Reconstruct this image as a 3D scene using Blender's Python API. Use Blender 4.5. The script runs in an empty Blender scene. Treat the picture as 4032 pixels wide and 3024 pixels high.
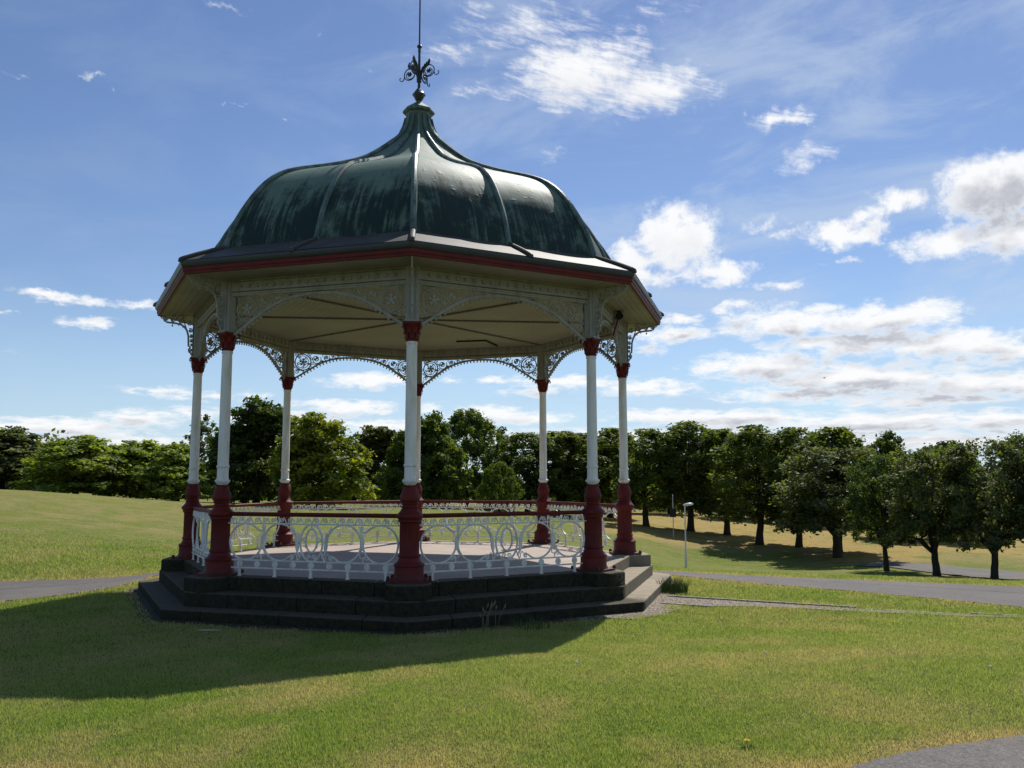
import bpy, math, random
import numpy as np
from mathutils import Vector

sc = bpy.context.scene
COL = sc.collection
PI = math.pi
A0 = -1.63669185            # bearing of the front column (radians)
OCT = PI / 4
CAMX, CAMY, CAMZ = -0.868958, -16.748623, 1.489

# ------------------------------------------------------------------ mesh helpers
class MB:
    """collects polygons; build() links them as ONE mesh object"""
    def __init__(s):
        s.v = []; s.f = []; s.pc = []
    def add(s, vs, fs, pc=None):
        o = len(s.v)
        s.v.extend([tuple(map(float, p)) for p in vs])
        s.f.extend([tuple(i + o for i in f) for f in fs])
        if pc is not None:
            s.pc.extend(pc)
        return s
    def prism(s, poly, z0, z1):
        n = len(poly)
        vs = [(x, y, z0) for x, y in poly] + [(x, y, z1) for x, y in poly]
        fs = [tuple(range(n - 1, -1, -1)), tuple(range(n, 2 * n))]
        fs += [(i, (i + 1) % n, n + (i + 1) % n, n + i) for i in range(n)]
        return s.add(vs, fs)
    def box(s, x0, x1, y0, y1, z0, z1):
        return s.prism([(x0, y0), (x1, y0), (x1, y1), (x0, y1)], z0, z1)
    def tube(s, pts, r, n=6, closed=False, cap=True, flat=1.0):
        P = [Vector(p) for p in pts]
        m = len(P)
        rr = r if hasattr(r, '__len__') else [r] * m
        vs = []; up = None
        for i in range(m):
            if closed:
                t = P[(i + 1) % m] - P[i - 1]
            else:
                t = P[min(i + 1, m - 1)] - P[max(i - 1, 0)]
            if t.length < 1e-9: t = Vector((0, 0, 1))
            t.normalize()
            if up is None:
                up = Vector((0, 1, 0)) if abs(t.y) < .9 else Vector((1, 0, 0))
            a = up - t * up.dot(t)
            if a.length < 1e-6:
                a = t.orthogonal()
            a.normalize(); up = a
            b = t.cross(a)
            for j in range(n):
                q = 2 * PI * j / n
                vs.append(P[i] + a * (rr[i] * flat * math.cos(q)) + b * (rr[i] * math.sin(q)))
        fs = []
        for i in range(m if closed else m - 1):
            i2 = (i + 1) % m
            for j in range(n):
                j2 = (j + 1) % n
                fs.append((i * n + j, i * n + j2, i2 * n + j2, i2 * n + j))
        if cap and not closed:
            fs.append(tuple(range(n - 1, -1, -1)))
            fs.append(tuple((m - 1) * n + j for j in range(n)))
        return s.add(vs, fs)
    def lathe(s, prof, n=32, c=(0, 0), flute=None, ph=0.0, top=True, bot=True):
        vs = []; m = len(prof)
        for r, z in prof:
            for j in range(n):
                q = 2 * PI * j / n + ph
                k = r
                if flute and flute[0] <= z <= flute[1] and j % 2: k = r * flute[2]
                vs.append((c[0] + k * math.cos(q), c[1] + k * math.sin(q), z))
        fs = []
        for i in range(m - 1):
            for j in range(n):
                j2 = (j + 1) % n
                fs.append((i * n + j, i * n + j2, (i + 1) * n + j2, (i + 1) * n + j))
        if bot: fs.append(tuple(range(n - 1, -1, -1)))
        if top: fs.append(tuple((m - 1) * n + j for j in range(n)))
        return s.add(vs, fs)
    def plate(s, poly2, y0, y1, mp=None):
        """poly2: (x,z) outline, thickness along y"""
        n = len(poly2)
        vs = [(x, y0, z) for x, z in poly2] + [(x, y1, z) for x, z in poly2]
        fs = [tuple(range(n)), tuple(range(2 * n - 1, n - 1, -1))]
        fs += [(i, n + i, n + (i + 1) % n, (i + 1) % n) for i in range(n)]
        if mp: vs = [mp(p) for p in vs]
        return s.add(vs, fs)
    def build(s, name, mat, parent=None, smooth=35, bevel=None):
        me = bpy.data.meshes.new(name)
        me.from_pydata(s.v, [], s.f)
        if s.pc:
            at = me.attributes.new('pc', 'FLOAT_VECTOR', 'POINT')
            at.data.foreach_set('vector', np.array(s.pc, np.float32).ravel())
        if smooth:
            me.polygons.foreach_set('use_smooth', [True] * len(me.polygons))
            me.set_sharp_from_angle(angle=math.radians(smooth))
        me.update()
        o = bpy.data.objects.new(name, me); COL.objects.link(o)
        if mat: me.materials.append(mat)
        if parent: o.parent = parent
        if bevel:
            b = o.modifiers.new('bevel', 'BEVEL'); b.width = bevel; b.segments = 2
            b.limit_method = 'ANGLE'; b.angle_limit = math.radians(40)
        return o

def numpy_mesh(name, V, F, mat, attrs=None, smooth=False):
    """V (n,3) F (m,k) arrays"""
    me = bpy.data.meshes.new(name)
    V = np.asarray(V, np.float32); F = np.asarray(F, np.int32)
    m, k = F.shape
    me.vertices.add(len(V)); me.vertices.foreach_set('co', V.ravel())
    me.loops.add(m * k); me.loops.foreach_set('vertex_index', F.ravel())
    me.polygons.add(m)
    me.polygons.foreach_set('loop_start', np.arange(0, m * k, k, dtype=np.int32))
    me.polygons.foreach_set('loop_total', np.full(m, k, np.int32))
    if smooth: me.polygons.foreach_set('use_smooth', np.ones(m, bool))
    me.update(calc_edges=True)
    for nm, arr in (attrs or {}).items():
        at = me.attributes.new(nm, 'FLOAT', 'POINT')
        at.data.foreach_set('value', np.asarray(arr, np.float32))
    if mat: me.materials.append(mat)
    return me

def link(name, me, parent=None):
    o = bpy.data.objects.new(name, me); COL.objects.link(o)
    if parent: o.parent = parent
    return o

def empty(name, loc=(0, 0, 0), rz=0):
    o = bpy.data.objects.new(name, None); COL.objects.link(o)
    o.location = loc; o.rotation_euler = (0, 0, rz); o.empty_display_size = .3
    return o

def tag(o, label=None, cat=None, group=None, kind=None):
    if label: o['label'] = label
    if cat: o['category'] = cat
    if group: o['group'] = group
    if kind: o['kind'] = kind
    return o

def copy_part(o, parent, rz):
    c = o.copy(); COL.objects.link(c); c.parent = parent; c.rotation_euler = (0, 0, rz)
    for ch in list(o.children):
        d = ch.copy(); COL.objects.link(d); d.parent = c
    return c

# ------------------------------------------------------------------ node helpers
class NT:
    def __init__(s, tree):
        s.t = tree; s.n = tree.nodes; s.l = tree.links
    def node(s, typ, ins=None, **kw):
        nd = s.n.new(typ)
        for k, v in kw.items(): setattr(nd, k, v)
        for k, v in (ins or {}).items(): s.set(nd.inputs[k], v)
        return nd
    def set(s, sock, v):
        if isinstance(v, bpy.types.NodeSocket): s.l.new(v, sock)
        else:
            if sock.type == 'RGBA' and hasattr(v, '__len__') and len(v) == 3: v = (*v, 1)
            sock.default_value = v
    def math(s, op, a, b=0.0, c=None, clamp=False):
        nd = s.node('ShaderNodeMath', operation=op, use_clamp=clamp)
        s.set(nd.inputs[0], a); s.set(nd.inputs[1], b)
        if c is not None: s.set(nd.inputs[2], c)
        return nd.outputs[0]
    def vmath(s, op, a, b=None, c=None):
        nd = s.node('ShaderNodeVectorMath', operation=op)
        s.set(nd.inputs[0], a)
        if b is not None: s.set(nd.inputs[1], b)
        if c is not None: s.set(nd.inputs[2], c)
        return nd.outputs['Value'] if op in ('LENGTH', 'DOT_PRODUCT', 'DISTANCE') else nd.outputs['Vector']
    def mix(s, f, a, b, blend='MIX'):
        nd = s.node('ShaderNodeMix', data_type='RGBA', blend_type=blend)
        s.set(nd.inputs['Factor'], f); s.set(nd.inputs['A'], a) if False else None
        s.set(nd.inputs[6], a); s.set(nd.inputs[7], b)
        return nd.outputs[2]
    def noise(s, vec, scale, detail=4, rough=.55, dist=0.0, out='Fac'):
        nd = s.node('ShaderNodeTexNoise', {'Scale': scale, 'Detail': detail, 'Roughness': rough, 'Distortion': dist})
        if vec is not None: s.set(nd.inputs['Vector'], vec)
        return nd.outputs[out]
    def ramp(s, f, lo, hi, a=0.0, b=1.0, smooth=True):
        nd = s.node('ShaderNodeMapRange', interpolation_type='SMOOTHSTEP' if smooth else 'LINEAR')
        nd.clamp = True
        for i, v in enumerate((f, lo, hi, a, b)): s.set(nd.inputs[i], v)
        return nd.outputs[0]
    def attr(s, name, out='Fac'):
        return s.node('ShaderNodeAttribute', attribute_name=name).outputs[out]
    def bump(s, h, strength=.3, dist=.02):
        return s.node('ShaderNodeBump', {'Height': h, 'Strength': strength, 'Distance': dist}).outputs[0]

def material(name, fn):
    m = bpy.data.materials.new(name); m.use_nodes = True
    t = NT(m.node_tree); t.n.clear()
    out = t.node('ShaderNodeOutputMaterial')
    sh = fn(t)
    t.l.new(sh, out.inputs['Surface'])
    return m

def pbsdf(t, col, rough=.6, spec=.3, normal=None, metal=0.0):
    ins = {'Base Color': col, 'Roughness': rough, 'Specular IOR Level': spec, 'Metallic': metal}
    if normal is not None: ins['Normal'] = normal
    return t.node('ShaderNodeBsdfPrincipled', ins).outputs[0]

def obj_co(t): return t.node('ShaderNodeTexCoord').outputs['Object']
def world_co(t): return t.node('ShaderNodeNewGeometry').outputs['Position']

# ------------------------------------------------------------------ materials
def m_white(t):
    p = world_co(t)
    st = t.noise(t.vmath('MULTIPLY', p, (6, 6, .9)), 1.6, 5, .65)
    fine = t.noise(p, 14, 5, .6)
    c = t.mix(t.ramp(st, .42, .72), (.80, .785, .715), (.60, .56, .44))
    c = t.mix(t.math('MULTIPLY', t.ramp(fine, .66, .74), .4), c, (.34, .28, .19))
    ch = t.noise(p, 9, 7, .78)
    c = t.mix(t.math('MULTIPLY', t.ramp(ch, .69, .705), .85), c, (.12, .075, .045))
    run = t.noise(t.vmath('MULTIPLY', p, (16, 16, .5)), 1.3, 4, .6)
    c = t.mix(t.math('MULTIPLY', t.ramp(run, .60, .74), .28), c, (.42, .33, .20))
    return pbsdf(t, c, .45, .35)
def m_cream(t):
    p = world_co(t)
    st = t.noise(t.vmath('MULTIPLY', p, (5, 5, 1.2)), 1.5, 5, .65)
    fine = t.noise(p, 18, 5, .6)
    c = t.mix(t.ramp(st, .38, .75), (.33, .325, .275), (.23, .22, .17))
    c = t.mix(t.math('MULTIPLY', t.ramp(fine, .6, .75), .6), c, (.22, .19, .13))
    return pbsdf(t, c, .5, .3)
def m_red(t):
    p = world_co(t)
    a = t.noise(p, 5, 5, .6); b = t.noise(p, 28, 4, .6)
    c = t.mix(t.ramp(a, .35, .7), (.140, .017, .012), (.095, .013, .011))
    c = t.mix(t.math('MULTIPLY', t.ramp(b, .64, .74), .4), c, (.22, .07, .05))
    ch = t.noise(p, 11, 6, .75)
    c = t.mix(t.ramp(ch, .685, .70), c, (.035, .016, .012))
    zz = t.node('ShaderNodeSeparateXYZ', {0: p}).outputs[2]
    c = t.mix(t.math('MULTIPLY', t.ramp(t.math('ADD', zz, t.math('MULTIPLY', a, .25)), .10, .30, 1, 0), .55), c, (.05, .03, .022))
    return pbsdf(t, c, .55, .22, t.bump(b, .15, .008))
def m_board(t):                      # concentric painted boarding of ceiling and eaves
    pc = t.attr('pc', 'Vector'); sep = t.node('ShaderNodeSeparateXYZ', {0: pc})
    ap = sep.outputs[0]
    w = t.math('FRACT', t.math('MULTIPLY', ap, 9.0))
    groove = t.math('ADD', t.ramp(w, .0, .07, 1, 0), t.ramp(w, .93, 1, 0, 1))
    idx = t.math('FLOOR', t.math('MULTIPLY', ap, 9.0))
    tone = t.node('ShaderNodeTexWhiteNoise', {'W': idx}, noise_dimensions='1D').outputs['Value']
    p = world_co(t)
    big = t.noise(p, .9, 4, .6); fine = t.noise(p, 9, 5, .65)
    c = t.mix(t.ramp(big, .35, .7), (.305, .295, .245), (.255, .24, .19))
    c = t.mix(t.math('MULTIPLY', tone, .22), c, (.22, .20, .13))
    c = t.mix(t.math('MULTIPLY', t.ramp(fine, .55, .75), .3), c, (.28, .18, .10))
    c = t.mix(t.math('MULTIPLY', groove, .75), c, (.10, .09, .06))
    h = t.math('SUBTRACT', t.math('MULTIPLY', fine, .2), groove)
    return pbsdf(t, c, .55, .3, t.bump(h, .5, .01))
def m_darkline(t):
    p = world_co(t); return pbsdf(t, t.mix(t.noise(p, 8), (.15, .135, .105), (.25, .23, .18)), .6)
def m_copper(t):
    pc = t.attr('pc', 'Vector'); sep = t.node('ShaderNodeSeparateXYZ', {0: pc})
    u, v = sep.outputs[0], sep.outputs[1]
    def uv(su, sv):
        return t.node('ShaderNodeCombineXYZ', {0: t.math('MULTIPLY', u, su), 1: t.math('MULTIPLY', v, sv)}).outputs[0]
    streak = t.noise(uv(15, .8), 1.0, 6, .7)
    streak2 = t.noise(uv(26, 1.3), 1.0, 4, .7)
    blot = t.noise(uv(1.7, 1.5), 1.0, 8, .7, .4)
    edge = t.noise(uv(4, .3), 1.0, 4, .6)
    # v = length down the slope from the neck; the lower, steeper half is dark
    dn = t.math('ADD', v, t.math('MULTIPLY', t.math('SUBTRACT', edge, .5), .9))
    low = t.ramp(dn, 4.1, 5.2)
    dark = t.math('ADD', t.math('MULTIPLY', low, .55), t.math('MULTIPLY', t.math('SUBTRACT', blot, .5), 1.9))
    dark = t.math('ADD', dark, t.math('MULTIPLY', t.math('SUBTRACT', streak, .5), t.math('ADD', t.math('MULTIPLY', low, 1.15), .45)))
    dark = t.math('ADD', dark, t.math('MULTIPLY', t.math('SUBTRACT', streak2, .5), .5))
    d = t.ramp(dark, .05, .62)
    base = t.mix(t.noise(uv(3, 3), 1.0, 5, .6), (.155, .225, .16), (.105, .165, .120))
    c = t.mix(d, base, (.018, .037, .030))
    neck = t.ramp(v, .2, 1.1, 1, 0)
    c = t.mix(t.math('MULTIPLY', neck, t.ramp(streak, .4, .6, .25, .8)), c, (.06, .065, .05))
    c = t.mix(t.math('MULTIPLY', t.ramp(streak2, .62, .8), .25), c, (.34, .42, .36))
    dent = t.noise(uv(7, 7), 1.0, 2, .4)
    wav = t.noise(uv(1.6, 1.6), 1.0, 2, .5)
    h = t.math('ADD', t.math('MULTIPLY', t.ramp(dent, .60, .74), .28), t.math('ADD', wav, t.math('MULTIPLY', streak2, .12)))
    return pbsdf(t, c, t.ramp(d, 0, 1, .56, .64), .2, t.bump(h, .16, .05))
def m_copper_rib(t):
    p = world_co(t)
    a = t.noise(t.vmath('MULTIPLY', p, (4, 4, 1.5)), 1.4, 6, .68)
    c = t.mix(t.ramp(a, .35, .68), (.14, .21, .165), (.03, .05, .042))
    return pbsdf(t, c, .45, .5, t.bump(t.noise(p, 20), .2, .01))
def m_lead(t):
    p = world_co(t)
    a = t.noise(p, 2.2, 6, .65); b = t.noise(p, 24, 4, .6)
    c = t.mix(t.ramp(a, .35, .7), (.085, .078, .064), (.055, .053, .046))
    c = t.mix(t.math('MULTIPLY', t.ramp(b, .6, .7), .5), c, (.08, .08, .07))
    return pbsdf(t, c, .6, .16, t.bump(a, .2, .02))
def m_gutter(t):
    p = world_co(t); b = t.noise(p, 12, 5, .6)
    return pbsdf(t, t.mix(b, (.018, .024, .026), (.045, .055, .055)), .42, .5, t.bump(b, .15, .01))
def m_iron(t):
    p = world_co(t); b = t.noise(p, 30, 5, .6)
    return pbsdf(t, t.mix(b, (.012, .02, .022), (.035, .045, .04)), .42, .5)
def m_stone(t):
    p = world_co(t); g = t.node('ShaderNodeNewGeometry')
    up = t.node('ShaderNodeSeparateXYZ', {0: g.outputs['Normal']}).outputs[2]
    a = t.noise(p, 1.4, 6, .65); b = t.noise(p, 16, 6, .7); gr = t.noise(p, 90, 3, .6)
    tan = t.mix(t.ramp(a, .3, .7), (.40, .34, .25), (.31, .27, .205))
    tan = t.mix(t.math('MULTIPLY', t.ramp(b, .52, .72), .55), tan, (.15, .14, .11))
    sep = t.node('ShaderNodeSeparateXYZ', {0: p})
    # front-side shade is painted into the colour along with damp and moss
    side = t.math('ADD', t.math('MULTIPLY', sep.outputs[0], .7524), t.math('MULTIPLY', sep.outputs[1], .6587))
    shade_damp = t.ramp(t.math('ADD', side, t.math('MULTIPLY', t.math('SUBTRACT', b, .5), .9)), -.02, .50, 1, 0)
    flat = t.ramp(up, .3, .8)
    shade_damp_f = t.math('MULTIPLY', shade_damp, t.math('SUBTRACT', 1, t.math('MULTIPLY', flat, .22)))
    riser = t.math('MULTIPLY', t.math('SUBTRACT', 1, flat), .35)  # upright faces get part of the same painted shade and moss
    shade_moss = t.mix(t.ramp(b, .42, .62), (.010, .011, .010), (.028, .032, .012))
    c = t.mix(t.math('MAXIMUM', t.math('MULTIPLY', shade_damp_f, .95), riser), tan, shade_moss)
    return pbsdf(t, c, .9, .06, t.bump(t.math('ADD', b, t.math('MULTIPLY', gr, .3)), .45, .02))
def m_floor(t):
    p = world_co(t)
    a = t.noise(p, 1.1, 6, .6); b = t.noise(p, 30, 5, .65)
    c = t.mix(t.ramp(a, .3, .7), (.46, .37, .30), (.36, .30, .26))
    c = t.mix(t.math('MULTIPLY', t.ramp(b, .5, .7), .3), c, (.24, .21, .18))
    return pbsdf(t, c, .8, .25, t.bump(b, .2, .01))
def m_tarmac(t):
    p = world_co(t)
    a = t.noise(p, .5, 5, .6); b = t.noise(p, 70, 3, .7); crack = t.noise(t.vmath('MULTIPLY', p, (1, 1, 1)), 2.6, 5, .6)
    c = t.mix(t.ramp(a, .3, .7), (.135, .120, .110), (.092, .082, .076))
    c = t.mix(t.ramp(b, .45, .75), c, (.25, .225, .20))
    c = t.mix(t.ramp(b, .42, .25), c, (.04, .037, .038))
    ln = t.math('ABSOLUTE', t.math('SUBTRACT', crack, .5))
    c = t.mix(t.math('MULTIPLY', t.ramp(ln, .0, .012, 1, 0), .6), c, (.05, .05, .045))
    pc = t.attr('pc', 'Vector'); s = t.node('ShaderNodeSeparateXYZ', {0: pc}).outputs[1]
    seam = t.math('ABSOLUTE', t.math('SUBTRACT', s, t.math('ADD', .62, t.math('MULTIPLY', t.math('SUBTRACT', crack, .5), .05))))
    c = t.mix(t.math('MULTIPLY', t.ramp(seam, .008, .02, 1, 0), .75), c, (.035, .035, .03))
    return pbsdf(t, c, .85, .25, t.bump(b, .5, .012))
def m_gravel(t):
    p = world_co(t)
    v = t.node('ShaderNodeTexVoronoi', {'Vector': p, 'Scale': 38})
    c = t.mix(t.noise(p, 3), (.34, .27, .21), (.24, .20, .16))
    c = t.mix(t.ramp(t.node('ShaderNodeSeparateXYZ', {0: v.outputs['Color']}).outputs[0], .2, .9), c, (.42, .34, .28))
    c = t.mix(t.ramp(v.outputs['Distance'], .35, .7), c, (.08, .07, .055))
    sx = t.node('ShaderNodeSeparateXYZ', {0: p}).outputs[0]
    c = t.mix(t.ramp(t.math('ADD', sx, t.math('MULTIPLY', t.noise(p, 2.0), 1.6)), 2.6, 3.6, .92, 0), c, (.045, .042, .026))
    return pbsdf(t, c, .9, .15, t.bump(v.outputs['Distance'], -.8, .02))
def m_kerb(t):
    p = world_co(t); b = t.noise(p, 14, 5, .65)
    return pbsdf(t, t.mix(t.ramp(b, .35, .7), (.34, .31, .25), (.13, .12, .09)), .85, .2, t.bump(b, .4, .02))

def grass_color(t, p, dryattr):
    a = t.noise(p, .23, 5, .6); b = t.noise(p, .95, 5, .62); c3 = t.noise(p, 4.5, 4, .6); f = t.noise(p, 30, 3, .7)
    lush, mid, olive, dry = (.130, .180, .036), (.178, .202, .062), (.225, .210, .090), (.285, .235, .120)
    a2 = t.noise(p, .075, 4, .6)
    c = t.mix(t.ramp(t.math('ADD', t.math('MULTIPLY', a, .6), t.math('MULTIPLY', a2, .4)), .40, .60), lush, mid)
    c = t.mix(t.math('MULTIPLY', t.ramp(b, .44, .66), .75), c, olive)
    c = t.mix(t.math('MULTIPLY', t.ramp(c3, .50, .72), .55), c, (.095, .140, .026))
    dr = t.math('ADD', t.math('MULTIPLY', dryattr, 1.15), t.math('MULTIPLY', t.math('SUBTRACT', b, .52), 1.1))
    dr = t.math('ADD', dr, t.math('MULTIPLY', t.math('SUBTRACT', c3, .5), .7))
    dr = t.math('MULTIPLY', t.ramp(dr, .12, .85), t.ramp(dryattr, 0, .12, .35, 1))
    c = t.mix(dr, c, dry)
    c = t.mix(t.math('MULTIPLY', t.ramp(dryattr, .70, 1.0), t.ramp(b, .25, .6, .95, .55)), c, (.40, .28, .115))
    return c, f
def m_grass(t):
    p = world_co(t)
    c, f = grass_color(t, p, t.attr('dry'))
    far = t.math('SUBTRACT', 1, t.attr('near'))
    m1 = t.noise(p, .42, 6, .72, .3); m2 = t.noise(p, 2.2, 5, .75)
    c = t.mix(t.math('MULTIPLY', far, t.ramp(m1, .48, .70)), c, (.155, .195, .028))
    c = t.mix(t.math('MULTIPLY', far, t.ramp(m1, .50, .30, 0, .5)), c, (.30, .25, .10))
    c = t.mix(t.math('MULTIPLY', far, t.ramp(m2, .50, .28, 0, .45)), c, t.mix(1.0, c, (.52, .54, .5), 'MULTIPLY'))
    c = t.mix(far, c, t.mix(1.0, c, (1.30, 1.25, 1.0), 'MULTIPLY'))
    streaky = t.noise(t.vmath('MULTIPLY', p, (1, 1, 1)), 11, 5, .75)
    c = t.mix(t.ramp(streaky, .35, .62, .75, 0), c, t.mix(1.0, c, (.42, .45, .40), 'MULTIPLY'))  # small shadows in the turf, painted as dark flecks into its colour
    c = t.mix(t.math('MULTIPLY', t.ramp(f, .3, .62, 1, 0), t.attr('near')), c, t.mix(1.0, c, (.5, .5, .45), 'MULTIPLY'))
    h = t.math('ADD', f, t.noise(p, 7, 5, .7))
    return pbsdf(t, c, .9, .08, t.bump(h, .8, .06))
def m_blade(t):
    p = world_co(t)
    c, f = grass_color(t, p, t.attr('dry'))
    r = t.attr('rnd')
    c = t.mix(t.ramp(r, .0, .5, .8, 0), c, t.mix(1.0, c, (.52, .60, .5), 'MULTIPLY'))
    c = t.mix(t.ramp(r, .80, 1.0, 0, .5), c, (.235, .235, .11))
    c = t.mix(1.0, c, (2.25, 2.02, 2.15), 'MULTIPLY')
    dif = t.node('ShaderNodeBsdfDiffuse', {'Color': c}).outputs[0]
    tr = t.node('ShaderNodeBsdfTranslucent', {'Color': t.mix(1.0, c, (1.25, 1.35, .8), 'MULTIPLY')}).outputs[0]
    gl = t.node('ShaderNodeBsdfGlossy', {'Color': (.5, .5, .45, 1), 'Roughness': .45}).outputs[0]
    s = t.node('ShaderNodeMixShader', {0: .48, 1: dif, 2: tr}).outputs[0]
    return t.node('ShaderNodeMixShader', {0: .065, 1: s, 2: gl}).outputs[0]
def m_leaf(t):
    oi = t.node('ShaderNodeObjectInfo')
    r = t.attr('rnd'); cl = t.attr('clump')
    c = oi.outputs['Color']
    c = t.mix(cl, c, t.mix(1.0, c, (2.0, 1.7, 1.1), 'MULTIPLY'))
    c = t.mix(t.ramp(r, 0, .5, .6, 0), c, t.mix(1.0, c, (.5, .55, .6), 'MULTIPLY'))
    c = t.mix(t.ramp(r, .8, 1, 0, .5), c, t.mix(1.0, c, (1.7, 1.5, 1.0), 'MULTIPLY'))
    pb = pbsdf(t, c, .58, .22)
    tr = t.node('ShaderNodeBsdfTranslucent', {'Color': t.mix(1.0, c, (1.6, 1.7, .5), 'MULTIPLY')}).outputs[0]
    return t.node('ShaderNodeMixShader', {0: .44, 1: pb, 2: tr}).outputs[0]
def m_bark(t):
    p = world_co(t); b = t.noise(t.vmath('MULTIPLY', p, (9, 9, 2)), 1, 5, .65)
    return pbsdf(t, t.mix(b, (.022, .019, .015), (.075, .064, .05)), .9, .15, t.bump(b, .6, .03))
def m_lamp(t):
    p = world_co(t); b = t.noise(p, 6)
    return pbsdf(t, t.mix(b, (.52, .54, .56), (.66, .67, .68)), .35, .5)
def plain(col, rough=.6, var=.75):
    def f(t):
        b = t.noise(world_co(t), 9, 5, .6)
        return pbsdf(t, t.mix(b, col, tuple(x * var for x in col)), rough, .3)
    return f

M = {n: material(n, f) for n, f in dict(
    white_paint=m_white, cream_paint=m_cream, red_paint=m_red, painted_boarding=m_board, dark_batten=m_darkline,
    verdigris_copper=m_copper, verdigris_rib=m_copper_rib, lead_sheet=m_lead, gutter_paint=m_gutter, wrought_iron=m_iron,
    weathered_stone=m_stone, floor_paving=m_floor, tarmac=m_tarmac, gravel=m_gravel, kerb_stone=m_kerb,
    lawn=m_grass, grass_blades=m_blade, leaves=m_leaf, bark=m_bark, lamp_metal=m_lamp,
    dark_plate=plain((.02, .02, .022)), render_wall=plain((.62, .61, .58)), slate=plain((.09, .09, .10)), glass=plain((.05, .06, .08), .15),
    yellow_petal=plain((.85, .60, .01)), white_petal=plain((.80, .80, .76)), straw=plain((.26, .19, .11)), pale_wood=plain((.55, .47, .34)),
    weed_green=plain((.08, .13, .02)), feather=plain((.02, .02, .025)),
).items()}

TERR = [(-21.58, [(24, -0.27), (32, 0.02), (45, 0.57), (60, 0.98), (75, 0.79)]), (-11.54, [(24, -0.67), (32, -0.64), (45, -0.38), (60, -0.01), (75, -0.39)]), (-4.43, [(26, -0.74), (35, -0.79), (50, -0.68), (65, -0.55), (80, -0.72)]), (3.13, [(28, -0.83), (40, -0.97), (55, -0.96), (70, -0.95), (85, -1.02)]), (9.36, [(28, -0.96), (40, -1.31), (55, -1.48), (70, -1.53), (90, -1.67)]), (13.96, [(26, -1.02), (40, -1.84), (55, -2.35), (70, -2.47), (85, -2.4), (105, -2.65)]), (18.67, [(24, -0.97), (40, -2.33), (55, -3.19), (70, -3.17), (80, -2.91), (105, -2.78)]), (21.1, [(22, -0.84), (40, -2.66), (60, -4.55), (70, -3.87), (80, -3.59), (105, -2.92)]), (28.01, [(21.5, -0.84), (40, -2.71), (58, -4.37), (65, -4.16), (72, -3.93), (85, -3.53), (115, -3.43)]), (33.97, [(20.5, -0.73), (35, -2.2), (50, -3.66), (60, -3.82), (68, -3.7), (80, -3.64), (115, -3.92)]), (40.69, [(19.5, -0.59), (35, -2.18), (50, -3.61), (60, -3.87), (70, -4.02), (90, -4.15), (120, -4.38)])]
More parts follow.
